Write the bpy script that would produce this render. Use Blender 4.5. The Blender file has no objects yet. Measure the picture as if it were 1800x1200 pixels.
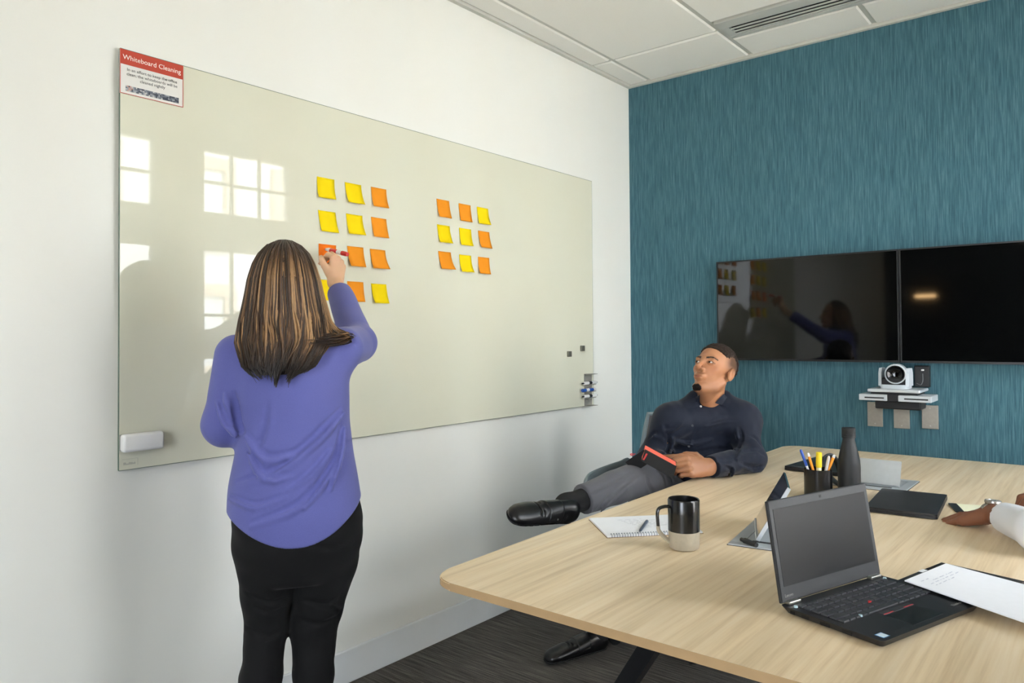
import bpy, bmesh, math, random
import numpy as np
from mathutils import Vector, Matrix

random.seed(7)
SC = bpy.context.scene
COL = SC.collection
PI = math.pi

# ------------------------------------------------------------------ camera
F, YAW, PIT, ROL, PY = 1310.44, .6855, .0191, -.0069, 564.6   # focal length in pixels of the 1800x1200 frame
CAM = np.array([2.252, 0.0, 1.284])
def _basis():
    f = np.array([-math.sin(YAW)*math.cos(PIT), math.cos(YAW)*math.cos(PIT), math.sin(PIT)])
    r0 = np.array([math.cos(YAW), math.sin(YAW), 0.0]); u0 = np.cross(r0, f)
    return math.cos(ROL)*r0+math.sin(ROL)*u0, -math.sin(ROL)*r0+math.cos(ROL)*u0, f
RR, UU, FF = _basis()
TT = -FF
def ray(u, v): return FF+(u-900)/F*RR-(v-PY)/F*UU
def atx(u, v, x): d = ray(u, v); return CAM+d*(x-CAM[0])/d[0]
def aty(u, v, y): d = ray(u, v); return CAM+d*(y-CAM[1])/d[1]
def atz(u, v, z): d = ray(u, v); return CAM+d*(z-CAM[2])/d[2]
def atd(u, v, t): return CAM+ray(u, v)*t

cam = bpy.data.cameras.new('camera'); camo = bpy.data.objects.new('camera', cam); COL.objects.link(camo)
cam.sensor_width = 36; cam.sensor_fit = 'HORIZONTAL'; cam.lens = 36*F/1800
cam.shift_y = -(600-PY)/1800; cam.clip_start = .02
M = Matrix([[RR[i], UU[i], -FF[i], CAM[i]] for i in range(3)]+[[0, 0, 0, 1]]); camo.matrix_world = M
SC.camera = camo

# ------------------------------------------------------------------ world, sun, daylight, exposure
SKY = 8.5
w = bpy.data.worlds.new('overcast'); SC.world = w; w.use_nodes = True
bg = w.node_tree.nodes['Background']; bg.inputs[0].default_value = (.83, .90, 1.0, 1); bg.inputs[1].default_value = SKY
sun = bpy.data.lights.new('sun', 'SUN'); sun.energy = 9.0; sun.angle = .05; sun.color = (1, .97, .92)
suno = bpy.data.objects.new('sun', sun); COL.objects.link(suno)
suno.rotation_euler = Vector((.72, -.35, -.6)).to_track_quat('-Z', 'Y').to_euler()
XR, YB, YR, H = 3.05, 3.8665, -2.4, 2.76       # right wall, back wall, rear wall, ceiling
SILL, HEAD = .42, 2.72
WINS = [(2.81, 3.60), (1.72, 2.50)]
for i, (a, b) in enumerate(WINS):
    l = bpy.data.lights.new('window_daylight', 'AREA'); l.shape = 'RECTANGLE'; l.size = HEAD-SILL; l.size_y = b-a
    o = bpy.data.objects.new('window_daylight', l); COL.objects.link(o)
    o.location = (XR+.14, (a+b)/2, (SILL+HEAD)/2); o.rotation_euler = (0, PI/2, 0)
    l.cycles.is_portal = True
RWX0, RWX1, RWZ0, RWZ1 = 1.70, 2.92, .12, 2.45     # unseen rear-wall window, added to fill the room from behind
l = bpy.data.lights.new('window_daylight', 'AREA'); l.shape = 'RECTANGLE'; l.size = RWX1-RWX0; l.size_y = RWZ1-RWZ0; l.cycles.is_portal = True
o = bpy.data.objects.new('window_daylight', l); COL.objects.link(o); o.location = ((RWX0+RWX1)/2, YR-.14, (RWZ0+RWZ1)/2); o.rotation_euler = (PI/2, 0, 0)  # daylight portal of the added rear window
SC.view_settings.view_transform = 'Standard'; SC.view_settings.look = 'None'
SC.view_settings.gamma = 1; SC.view_settings.use_curve_mapping = False
SC.view_settings.exposure = 1.03
UPL = 14                        # strength of the added fill lights' upward strips

# ------------------------------------------------------------------ materials
MATS = {}
def srgb(r, g, b):
    def c(x):
        x /= 255.0
        return x/12.92 if x <= .04045 else ((x+.055)/1.055)**2.4
    return (c(r), c(g), c(b))
class NT:
    def __init__(s, name):
        m = bpy.data.materials.new(name); m.use_nodes = True; s.m = m; s.t = m.node_tree; s.b = s.t.nodes['Principled BSDF']
    def n(s, kind, **kw):
        x = s.t.nodes.new(kind)
        for k, v in kw.items():
            if k.startswith('i_'):
                x.inputs[k[2:].replace('_', ' ')].default_value = v
            else: setattr(x, k, v)
        return x
    def l(s, a, b): s.t.links.new(a, b)
    def coords(s, scale, out='Object'):
        tc = s.n('ShaderNodeTexCoord'); mp = s.n('ShaderNodeMapping'); mp.inputs['Scale'].default_value = scale
        s.l(tc.outputs[out], mp.inputs[0]); return mp.outputs[0]
    def noise(s, vec, scale=1, detail=4, rough=.5):
        x = s.n('ShaderNodeTexNoise'); x.inputs['Scale'].default_value = scale; x.inputs['Detail'].default_value = detail; x.inputs['Roughness'].default_value = rough
        if vec is not None: s.l(vec, x.inputs['Vector'])
        return x.outputs[0]
    def ramp(s, fac, stops):
        x = s.n('ShaderNodeValToRGB'); e = x.color_ramp.elements
        while len(e) < len(stops): e.new(.5)
        for k, (p, c) in enumerate(stops): e[k].position = p; e[k].color = (*c, 1)
        s.l(fac, x.inputs[0]); return x.outputs[0]
    def bump(s, h, strength=.3, dist=.002):
        x = s.n('ShaderNodeBump'); x.inputs['Strength'].default_value = strength; x.inputs['Distance'].default_value = dist
        s.l(h, x.inputs['Height']); s.l(x.outputs[0], s.b.inputs['Normal'])
    def mixc(s, a, b, fac, mode='MIX'):
        x = s.n('ShaderNodeMix', data_type='RGBA', blend_type=mode)
        for v, k in ((fac, 0), (a, 6), (b, 7)):
            if hasattr(v, 'is_output'): s.l(v, x.inputs[k])
            elif k == 0: x.inputs[k].default_value = v
            else: x.inputs[k].default_value = (*v, 1)
        return x.outputs[2]
def mat(name, rgb, rough=.5, metal=0.0, spec=.5, noise=0.0, nscale=40, bump=0.0, bscale=200, coat=0.0, bdist=.001):
    if name in MATS: return MATS[name]
    t = NT(name); b = t.b
    b.inputs['Roughness'].default_value = rough; b.inputs['Metallic'].default_value = metal; b.inputs['Specular IOR Level'].default_value = spec
    b.inputs['Coat Weight'].default_value = coat; b.inputs['Coat Roughness'].default_value = .08
    c = srgb(*rgb)
    if noise:
        v = t.coords((nscale,)*3); n = t.noise(v)
        t.l(t.ramp(n, [(.25, tuple(x*(1-noise) for x in c)), (.75, tuple(min(1, x*(1+noise)) for x in c))]), b.inputs['Base Color'])
    else: b.inputs['Base Color'].default_value = (*c, 1)
    if bump:
        v = t.coords((bscale,)*3); t.bump(t.noise(v), bump, bdist)
    MATS[name] = t.m; return t.m

def m_wood():
    t = NT('light_oak_laminate'); b = t.b
    v = t.coords((70, 2.2, 70)); n = t.noise(v, 1, 6, .6)
    v2 = t.coords((14, .7, 14)); n2 = t.noise(v2, 1, 3, .5)
    c1 = t.ramp(n, [(.3, srgb(216, 192, 156)), (.5, srgb(233, 212, 178)), (.72, srgb(241, 224, 196))])
    c2 = t.ramp(n2, [(.3, (.86, .84, .80)), (.7, (1.06, 1.05, 1.03))])
    t.l(t.mixc(c1, c2, 1.0, 'MULTIPLY'), b.inputs['Base Color']); b.inputs['Roughness'].default_value = .38; b.inputs['Specular IOR Level'].default_value = .4
    t.bump(n, .15, .0006); return t.m
def m_teal():
    t = NT('teal_woven_wallcovering'); b = t.b
    v = t.coords((320, 320, 9)); n = t.noise(v, 1, 3, .6)
    v2 = t.coords((150, 150, 22)); n2 = t.noise(v2, 1, 3, .6)
    c = t.ramp(n, [(.30, srgb(50, 88, 100)), (.5, srgb(68, 108, 121)), (.72, srgb(94, 132, 142))])
    c2 = t.ramp(n2, [(.62, (1, 1, 1)), (.76, (1.35, 1.3, 1.25))])
    t.l(t.mixc(c, c2, 1.0, 'MULTIPLY'), b.inputs['Base Color']); b.inputs['Roughness'].default_value = .8; b.inputs['Specular IOR Level'].default_value = .2
    t.bump(n, .4, .0012); return t.m
def m_carpet():
    t = NT('charcoal_loop_carpet'); b = t.b
    v = t.coords((5, 170, 10)); n = t.noise(v, 1, 4, .65)
    v2 = t.coords((420, 420, 420)); n2 = t.noise(v2, 1, 2, .6)
    c = t.ramp(n, [(.32, srgb(62, 60, 59)), (.55, srgb(106, 102, 97)), (.78, srgb(150, 143, 134))])
    c2 = t.ramp(n2, [(.3, (.45, .45, .45)), (.65, (1.3, 1.3, 1.3))])
    t.l(t.mixc(c, c2, 1.0, 'MULTIPLY'), b.inputs['Base Color']); b.inputs['Roughness'].default_value = .95; b.inputs['Specular IOR Level'].default_value = .1
    t.bump(n2, .8, .004); return t.m
def m_glassboard():
    t = NT('back_painted_glass'); b = t.b
    b.inputs['Base Color'].default_value = (*srgb(221, 220, 200), 1); b.inputs['Roughness'].default_value = .012
    b.inputs['Specular IOR Level'].default_value = .46
    v = t.coords((2.2, 2.2, 2.2)); n = t.noise(v, 1, 3, .5)
    t.l(t.ramp(n, [(.2, srgb(219, 218, 198)), (.8, srgb(223, 222, 202))]), b.inputs['Base Color']); return t.m
def m_pane():
    t = NT('clear_window_glass'); nt = t.t
    tr = t.n('ShaderNodeBsdfTransparent'); gl = t.n('ShaderNodeBsdfGlossy'); gl.inputs['Roughness'].default_value = .0
    fr = t.n('ShaderNodeFresnel'); fr.inputs[0].default_value = 1.35; mx = t.n('ShaderNodeMixShader')
    t.l(fr.outputs[0], mx.inputs[0]); t.l(tr.outputs[0], mx.inputs[1]); t.l(gl.outputs[0], mx.inputs[2])
    t.l(mx.outputs[0], nt.nodes['Material Output'].inputs[0]); return t.m
def m_vcol(name, rough=.5, spec=.4, sss=0.0, bump=0.0, bscale=300, aniso=0.0, sheen=0.0, nvar=0.0):
    t = NT(name); b = t.b
    a = t.n('ShaderNodeVertexColor'); a.layer_name = 'Col'
    out = a.outputs[0]
    if nvar:
        v = t.coords((90,)*3); out = t.mixc(out, t.ramp(t.noise(v), [(.3, (1-nvar,)*3), (.7, (1+nvar,)*3)]), 1.0, 'MULTIPLY')
    t.l(out, b.inputs['Base Color']); b.inputs['Roughness'].default_value = rough; b.inputs['Specular IOR Level'].default_value = spec
    if sss: b.inputs['Subsurface Weight'].default_value = sss; b.inputs['Subsurface Radius'].default_value = (.008, .003, .0015); b.inputs['Subsurface Scale'].default_value = .6
    if sheen: b.inputs['Sheen Weight'].default_value = sheen
    if bump: t.bump(t.noise(t.coords((bscale,)*3)), bump, .001)
    return t.m
def m_cloth(name, rgb, rough=.8, weave=(500, 500, 60), bump=.25, sheen=.15, var=.08, dist=.0015):
    t = NT(name); b = t.b; c = srgb(*rgb)
    n = t.noise(t.coords(weave), 1, 3, .6)
    t.l(t.ramp(n, [(.3, tuple(x*(1-var) for x in c)), (.7, tuple(x*(1+var) for x in c))]), b.inputs['Base Color'])
    b.inputs['Roughness'].default_value = rough; b.inputs['Specular IOR Level'].default_value = .25; b.inputs['Sheen Weight'].default_value = sheen
    t.bump(n, bump, dist); return t.m
def m_emit(name, rgb, strength):
    t = NT(name); t.b.inputs['Base Color'].default_value = (*rgb, 1); t.b.inputs['Emission Color'].default_value = (*rgb, 1); t.b.inputs['Emission Strength'].default_value = strength; return t.m

WHITE = mat('white_wall_paint', (236, 236, 229), .55, spec=.3, noise=.012, nscale=3, bump=.05, bscale=160, bdist=.0006)
BASEM = mat('white_baseboard_paint', (226, 229, 229), .42, spec=.4, noise=.02, nscale=6)
TILEM = mat('white_ceiling_tile', (244, 243, 236), .85, spec=.2, noise=.02, nscale=220, bump=.15, bscale=300)
GRIDM = mat('white_ceiling_grid', (205, 205, 197), .5, spec=.4, noise=.01, nscale=10)
WOOD, TEAL, CARPET, GLASSB, PANE = m_wood(), m_teal(), m_carpet(), m_glassboard(), m_pane()
WFRAME = mat('white_window_frame', (228, 228, 224), .4, noise=.01, nscale=8)
DARKW = mat('dark_rear_wall_paint', (62, 66, 70), .7, spec=.2, noise=.03, nscale=5)
BLACKP = mat('matte_black_plastic', (26, 27, 29), .45, noise=.06, nscale=60, bump=.05, bscale=900)
BLACKS = mat('satin_black_metal', (20, 21, 23), .35, spec=.5, noise=.05, nscale=30)
SCREEN = mat('black_glass_screen', (6, 7, 7), .045, spec=.45, noise=.05, nscale=5)
STEEL = mat('brushed_steel', (190, 188, 182), .32, metal=1.0, noise=.05, nscale=80)
NICKEL = mat('grey_brushed_plate', (164, 160, 151), .38, metal=.35, noise=.05, nscale=90)
SILVER = mat('silver_painted_metal', (205, 210, 214), .35, metal=.35, noise=.02, nscale=50)
MIRROR = mat('polished_metal_flap', (200, 200, 198), .08, metal=1.0, noise=.02, nscale=20)
WHITEP = mat('white_plastic', (232, 232, 230), .35, noise=.01, nscale=20)
PAPER = mat('white_paper', (240, 242, 246), .8, spec=.2, noise=.01, nscale=60)

# ------------------------------------------------------------------ mesh helpers
def nrm(v): v = np.asarray(v, float); return v/np.linalg.norm(v)
def nbm(): return bmesh.new()
def mesh_from(name, bm, m, smooth=False, auto=None):
    me = bpy.data.meshes.new(name); bmesh.ops.recalc_face_normals(bm, faces=bm.faces[:]); bm.to_mesh(me); bm.free()
    if isinstance(m, (list, tuple)):
        for k in m: me.materials.append(k)
    elif m: me.materials.append(m)
    if smooth:
        me.polygons.foreach_set('use_smooth', [True]*len(me.polygons))
        if auto is not None:
            try: me.set_sharp_from_angle(angle=auto)
            except Exception: pass
    return me
def obj(name, bm, m, parent=None, smooth=False, auto=.6):
    me = bm if isinstance(bm, bpy.types.Mesh) else mesh_from(name, bm, m, smooth, auto)
    o = bpy.data.objects.new(name, me); COL.objects.link(o)
    if parent is not None: o.parent = parent
    return o
def tag(o, label=None, cat=None, group=None, kind=None):
    if label: o['label'] = label
    if cat: o['category'] = cat
    if group: o['group'] = group
    if kind: o['kind'] = kind
    return o
def thing(name, label, cat, loc=(0, 0, 0), rz=0.0, group=None):
    o = bpy.data.objects.new(name, None); COL.objects.link(o); o.location = loc; o.rotation_euler = (0, 0, rz); o.empty_display_size = .05
    return tag(o, label, cat, group)
def struct(name, bm, m, label=None, parent=None):
    o = obj(name, bm, m, parent)
    if parent is None: o['kind'] = 'structure'
    if label: o['label'] = label
    return o
def box(bm, lo, hi, bevel=0.0, seg=2, mat_i=0, M=None):
    lo = Vector(lo); hi = Vector(hi)
    vs = [bm.verts.new((x, y, z)) for x in (lo.x, hi.x) for y in (lo.y, hi.y) for z in (lo.z, hi.z)]
    q = [(0, 1, 3, 2), (4, 6, 7, 5), (0, 4, 5, 1), (2, 3, 7, 6), (0, 2, 6, 4), (1, 5, 7, 3)]
    fs = [bm.faces.new([vs[i] for i in f]) for f in q]
    for f in fs: f.material_index = mat_i
    geo = vs
    if bevel:
        es = list({e for f in fs for e in f.edges})
        r = bmesh.ops.bevel(bm, geom=es, offset=bevel, segments=seg, profile=.5, affect='EDGES')
        geo = list({v for f in r['faces'] for v in f.verts} | {v for v in vs if v.is_valid})
    if M is not None:
        for v in geo: v.co = M @ v.co
    return geo
def bxm(lo, hi, bevel=0.0, seg=2, M=None):
    bm = nbm(); box(bm, lo, hi, bevel, seg, 0, M); return bm
def prism(bm, pts, z0, z1, mat_i=0):
    a = [bm.verts.new((p[0], p[1], z0)) for p in pts]; b = [bm.verts.new((p[0], p[1], z1)) for p in pts]
    n = len(pts); fs = [bm.faces.new(a[::-1]), bm.faces.new(b)]
    for i in range(n): fs.append(bm.faces.new((a[i], a[(i+1) % n], b[(i+1) % n], b[i])))
    for f in fs: f.material_index = mat_i
    return a, b, fs
def rrect(x0, y0, x1, y1, r, n=6):
    pts = []
    for cx, cy, a0 in ((x1-r, y1-r, 0), (x0+r, y1-r, PI/2), (x0+r, y0+r, PI), (x1-r, y0+r, 1.5*PI)):
        for k in range(n+1): a = a0+PI/2*k/n; pts.append((cx+r*math.cos(a), cy+r*math.sin(a)))
    return pts
def lathe(bm, prof, n=40, M=None, cap=True):
    rings = []
    for r, z in prof:
        if r < 1e-6: rings.append([bm.verts.new((0, 0, z))])
        else: rings.append([bm.verts.new((r*math.cos(2*PI*k/n), r*math.sin(2*PI*k/n), z)) for k in range(n)])
    for a, b in zip(rings, rings[1:]):
        for k in range(n):
            k2 = (k+1) % n
            if len(a) == 1 and len(b) == 1: continue
            if len(a) == 1: bm.faces.new((a[0], b[k], b[k2]))
            elif len(b) == 1: bm.faces.new((a[k], b[0], a[k2]))
            else: bm.faces.new((a[k], b[k], b[k2], a[k2]))
    if M is not None:
        for rg in rings:
            for v in rg: v.co = M @ v.co
    return rings
def frame_to(a, b):
    a = Vector(a); b = Vector(b); d = (b-a); L = d.length; q = d.to_track_quat('Z', 'Y').to_matrix().to_4x4()
    return Matrix.Translation(a) @ q, L
def tube(bm, pts, r, n=10, closed=False, flat=None):
    pts = [Vector(p) for p in pts]; N = len(pts); rings = []
    up = None
    for i, p in enumerate(pts):
        if closed: t = pts[(i+1) % N]-pts[i-1]
        else: t = pts[min(i+1, N-1)]-pts[max(i-1, 0)]
        t.normalize()
        if up is None:
            up = Vector((0, 0, 1)) if abs(t.z) < .9 else Vector((1, 0, 0))
        s = t.cross(up).normalized(); up = s.cross(t).normalized()
        rr = r[i] if isinstance(r, (list, tuple)) else r
        fx, fy = flat if flat else (1, 1)
        rings.append([bm.verts.new(p+s*math.cos(2*PI*k/n)*rr*fx+up*math.sin(2*PI*k/n)*rr*fy) for k in range(n)])
    rng = range(N) if closed else range(N-1)
    for i in rng:
        a, b = rings[i], rings[(i+1) % N]
        for k in range(n): bm.faces.new((a[k], a[(k+1) % n], b[(k+1) % n], b[k]))
    if not closed:
        bm.faces.new(rings[0][::-1]); bm.faces.new(rings[-1])
def arc(pts, n=8):
    # catmull-rom through points
    P = [np.array(p, float) for p in pts]; P = [2*P[0]-P[1]]+P+[2*P[-1]-P[-2]]; out = []
    for i in range(1, len(P)-2):
        for k in range(n):
            t = k/n; a, b, c, d = P[i-1:i+3]
            out.append(.5*((2*b)+(-a+c)*t+(2*a-5*b+4*c-d)*t*t+(-a+3*b-3*c+d)*t**3))
    out.append(P[-2]); return out
def textmesh(body, size, align='LEFT', bold=0.0, extrude=.0002, space=1.0, line=1.0):
    c = bpy.data.curves.new('lettering', 'FONT'); c.body = body; c.size = size; c.align_x = align; c.extrude = extrude; c.offset = bold
    c.space_character = space; c.space_line = line; c.resolution_u = 3
    o = bpy.data.objects.new('lettering', c); COL.objects.link(o)
    dg = bpy.context.evaluated_depsgraph_get(); me = bpy.data.meshes.new_from_object(o.evaluated_get(dg)); bpy.data.objects.remove(o); bpy.data.curves.remove(c)
    return me
def place(o, origin, ex, ey, ez):
    ex, ey, ez = (Vector(v) for v in (ex, ey, ez)); o.matrix_local = Matrix([[ex[i], ey[i], ez[i], origin[i]] for i in range(3)]+[[0, 0, 0, 1]])
    return o
# ------------------------------------------------------------------ the room
TH = .16
struct('floor', bxm((-TH, YR-TH, -.2), (XR+TH, YB+TH, 0)), CARPET, 'dark charcoal striated loop carpet')
struct('wall_left', bxm((-TH, YR-TH, 0), (0, YB+TH, 3.1)), WHITE, 'smooth white painted wall')
struct('wall_back', bxm((0, YB, 0), (XR, YB+TH, 3.1)), TEAL, 'teal woven wallcovering with fine vertical streaks')
bm = nbm(); box(bm, (0, YR-TH, 0), (RWX0, YR, 3.1)); box(bm, (RWX1, YR-TH, 0), (XR, YR, 3.1)); box(bm, (RWX0, YR-TH, 0), (RWX1, YR, RWZ0)); box(bm, (RWX0, YR-TH, RWZ1), (RWX1, YR, 3.1))
struct('wall_rear', bm, DARKW, 'dark grey wall')
rw = bpy.data.objects.new('window_%d' % (len(WINS)+1), None); COL.objects.link(rw); rw.location = (RWX0, YR-.1, RWZ0); tag(rw, 'unseen two-pane window added to the dark rear wall as fill light', kind='structure')
RW_, RH_ = RWX1-RWX0, RWZ1-RWZ0; fr = nbm()
for lo, hi in (((0, 0, 0), (.05, .07, RH_)), ((RW_-.05, 0, 0), (RW_, .07, RH_)), ((.05, 0, 0), (RW_-.05, .07, .06)), ((.05, 0, RH_-.05), (RW_-.05, .07, RH_))): box(fr, lo, hi, .004, 1)
obj('window_frame', fr, WFRAME, rw); obj('mullion', bxm((RW_/2-.03, 0, .06), (RW_/2+.03, .07, RH_-.05)), WFRAME, rw)
for x0, x1 in ((.05, RW_/2-.03), (RW_/2+.03, RW_-.05)): obj('pane', bxm((x0, .03, .06), (x1, .034, RH_-.05)), PANE, rw)
bm = nbm()
ys = sorted(WINS); prev = YR
box(bm, (XR, YR-TH, 0), (XR+TH, YB+TH, SILL)); box(bm, (XR, YR-TH, HEAD), (XR+TH, YB+TH, 3.1))
for a, b in ys+[(YB+TH, None)]:
    box(bm, (XR, prev, SILL), (XR+TH, a, HEAD)); prev = b
struct('wall_right', bm, WHITE, 'white window wall')
# windows: two sashes with muntins, a deep transom between them
pane_me = None
for i, (a, b) in enumerate(WINS):
    wn = bpy.data.objects.new('window_%d' % (i+1), None); COL.objects.link(wn); wn.location = (XR, a, SILL)
    tag(wn, 'white framed window with a small upper sash over a tall lower sash', kind='structure')
    W_, T0, T1, HH = b-a, 1.94-SILL, 2.23-SILL, HEAD-SILL
    fr = nbm()
    for lo, hi in (((.02, 0, 0), (.10, .035, HH)), ((.02, W_-.035, 0), (.10, W_, HH)), ((.02, .035, 0), (.10, W_-.035, .05)), ((.02, .035, HH-.03), (.10, W_-.035, HH))): box(fr, lo, hi, .004, 1)
    obj('window_frame', fr, WFRAME, wn)
    obj('transom', bxm((.03, .035, T0), (.09, W_-.035, T1), .004, 1), WFRAME, wn)
    for yy in (.035+(W_-.07)/3, .035+2*(W_-.07)/3):
        obj('muntin', bxm((.05, yy-.011, T1), (.08, yy+.011, HH-.03)), WFRAME, wn)
        obj('muntin', bxm((.05, yy-.011, .05), (.08, yy+.011, T0)), WFRAME, wn)
    for zz in ((T1+HH-.03)/2, T0/3+.03, 2*T0/3+.02):
        obj('muntin', bxm((.05, .035, zz-.011), (.08, W_-.035, zz+.011)), WFRAME, wn)
    obj('pane', bxm((.063, .035, .05), (.067, W_-.035, T0)), PANE, wn); obj('pane', bxm((.063, .035, T1), (.067, W_-.035, HH-.03)), PANE, wn)
    obj('window_sill', bxm((-.05, -.03, -.03), (.02, W_+.03, 0), .005, 2), WFRAME, wn)
# outside: street, building across
struct('ground', bxm((-30, -60, -4.2), (60, 60, -4)), mat('pale_stone_paving', (186, 178, 164), .9, noise=.06, nscale=2), 'pale paved street below the windows')
bld = thing('facing_building', 'white building with cream window surrounds across the street, outside the windows', 'building', (15, 5, -4))
FAC = mat('white_stucco', (235, 236, 236), .8, noise=.02, nscale=1); CRM = mat('cream_stone_surround', (214, 196, 176), .8, noise=.05, nscale=2)
GLZ = mat('pale_reflective_glazing', (226, 232, 236), .3, noise=.02, nscale=1)
obj('facade', bxm((0, -15.5, 0), (6, 17, 11.3)), FAC, bld)
for r in range(3):
    for c in range(-6, 6):
        y0 = .6+c*2.75; z0 = 1.2+r*3.1
        f = nbm()
        for lo, hi in (((-.12, y0, z0), (0, y0+.3, z0+2.3)), ((-.12, y0+1.4, z0), (0, y0+1.7, z0+2.3)), ((-.12, y0+.3, z0+2.0), (0, y0+1.4, z0+2.3)), ((-.12, y0+.3, z0), (0, y0+1.4, z0+.3))): box(f, lo, hi)
        wf = obj('window_surround', f, CRM, bld); obj('pane', bxm((-.03, y0+.3, z0+.3), (0, y0+1.4, z0+2.0)), GLZ, wf)
# ceiling
ce = bpy.data.objects.new('ceiling', None); COL.objects.link(ce); ce.location = (0, 0, H); tag(ce, 'white suspended ceiling of large square-edged tiles', kind='structure')
obj('ceiling_slab', bxm((-TH, YR-TH, .05), (XR+TH, YB+TH, .34)), mat('ceiling_void_slab', (150, 150, 146), .9, noise=.03, nscale=3), ce)
GB = .011
xs = [.012]+[.15+.605*k for k in range(5)]+[XR-.012]
yl = [YR+.012, -1.44, -.22, 1.0, 2.22, 3.44, YB-.012]
VX0, VX1, VY0, VY1 = .758, 2.57, 3.325, 3.575
def tile(x0, x1, y0, y1):
    if x1-x0 < .03 or y1-y0 < .03: return
    b_ = nbm(); a, t_, fs = prism(b_, [(x0, y0), (x1, y0), (x1, y1), (x0, y1)], 0, .02)
    e = [x for x in b_.edges if all(abs(v.co.z) < 1e-6 for v in x.verts)]
    bmesh.ops.bevel(b_, geom=e, offset=.006, segments=1, affect='EDGES'); obj('ceiling_tile', b_, TILEM, ce)
for i in range(len(xs)-1):
    for j in range(len(yl)-1):
        x0, x1 = xs[i]+(GB if i else .012), xs[i+1]-(GB if i < len(xs)-2 else .012); y0, y1 = yl[j]+(GB if j else .012), yl[j+1]-(GB if j < len(yl)-2 else .012)
        if 2 <= i <= 4 and j >= len(yl)-3:
            if j == len(yl)-3: y1 = VY0-GB
            else: y0 = VY1+GB
        tile(x0, x1, y0, y1)
for x in xs[1:-1]:
    z = nbm(); box(z, (x-.012, YR, .008), (x+.012, (VY0 if 1 < xs.index(x) and x > VX0+.1 and x < VX1-.1 else YB), .024)); obj('ceiling_grid_bar', z, GRIDM, ce)
    if x > VX0+.1 and x < VX1-.1: obj('ceiling_grid_bar', bxm((x-.012, VY1, .008), (x+.012, YB, .024)), GRIDM, ce)
for y in yl[1:-1]:
    if y == 3.44:
        for xa, xb in ((0, VX0), (VX1, XR)): obj('ceiling_grid_bar', bxm((xa, y-.012, .009), (xb, y+.012, .0245)), GRIDM, ce)
    else: obj('ceiling_grid_bar', bxm((0, y-.012, .009), (XR, y+.012, .0245)), GRIDM, ce)
for y in (VY0, VY1): obj('ceiling_grid_bar', bxm((VX0, y-.012, .009), (VX1, y+.012, .0245)), GRIDM, ce)
struct('trim_1', bxm((0, YR, H-.012), (.022, YB, H+.03)), GRIDM, 'narrow ceiling edge angle along the white wall')
struct('trim_2', bxm((.022, YB-.022, H-.012), (XR, YB, H+.03)), GRIDM, 'narrow ceiling edge angle along the teal wall')
struct('trim_3', bxm((XR-.022, YR, H-.012), (XR, YB-.022, H+.03)), GRIDM, 'narrow ceiling edge angle along the window wall')
# linear slot diffuser
vt = thing('slot_diffuser', 'white linear slot air diffuser with dark slots in the ceiling', 'air vent', (VX0, VY0, H))
vm = mat('diffuser_enamel', (196, 198, 192), .45, noise=.01, nscale=9); LV = VX1-VX0; DV = VY1-VY0
obj('housing', bxm((.014, .014, .03), (LV-.014, DV-.014, .045)), mat('diffuser_dark_throat', (30, 31, 31), .8, noise=.05), vt)
obj('face_plate', bxm((.014, .014, -.004), (LV-.014, .095, .012), .002, 1), vm, vt)
obj('face_plate', bxm((.014, .205, -.004), (LV-.014, DV-.014, .012), .002, 1), vm, vt)
obj('end_plate', bxm((.014, .095, -.004), (.055, .205, .012), .002, 1), vm, vt); obj('end_plate', bxm((LV-.055, .095, -.004), (LV-.014, .205, .012), .002, 1), vm, vt)
for y in (.112, .146, .180): obj('slat', bxm((.055, y, -.004), (LV-.055, y+.017, -.001), .001, 1), vm, vt)
# baseboards
def baseb(name, lo, hi, lab): struct(name, bxm(lo, hi, .004, 2), BASEM, lab)
baseb('baseboard_left', (0, YR, 0), (.012, YB, .125), 'tall white baseboard under the whiteboard')
baseb('baseboard_back', (.012, YB-.012, 0), (XR, YB, .125), 'white baseboard under the teal wall')
baseb('baseboard_right', (XR-.012, YR, 0), (XR, YB-.012, .125), 'white baseboard under the windows')
# wall lamp on the rear wall (its reflection shows in the screens)
lm = thing('wall_lamp', 'warm horizontal bar lamp on the dark rear wall', 'lamp', (.45, YR, 1.72))
obj('lamp_body', bxm((-.12, .0, -.03), (.12, .035, .03), .008, 2), STEEL, lm)
obj('diffuser', bxm((-.11, .035, -.018), (.11, .06, .018), .01, 3), m_emit('warm_lamp_diffuser', (1, .62, .28), 14), lm)
# fill lights added to brighten the ceiling, unseen behind the camera, built as pendants
for y0, lab in ((-.2, 'added linear fill light hanging unseen behind the near end of the table'), (-1.6, 'added linear fill light hanging unseen near the dark rear wall')):
    pl = thing('added_fill_light', lab, 'lamp', (1.45, y0, 2.32), 0, 'added linear fill lights')
    obj('fill_light_housing', bxm((-.035, -.5, -.03), (.035, .5, .025), .004, 2), WHITEP, pl)
    obj('fill_uplight_strip', bxm((-.028, -.48, .025), (.028, .48, .030)), m_emit('warm_fill_uplight', (1, .93, .82), UPL), pl)
    obj('fill_downlight_strip', bxm((-.028, -.48, -.034), (.028, .48, -.03)), m_emit('warm_fill_downlight', (1, .93, .82), UPL*.25), pl)
    for y in (-.4, .4):
        bm = nbm(); tube(bm, [(0, y, .025), (0, y, H-2.32)], .0015, 6); obj('suspension_wire', bm, STEEL, pl)
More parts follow.
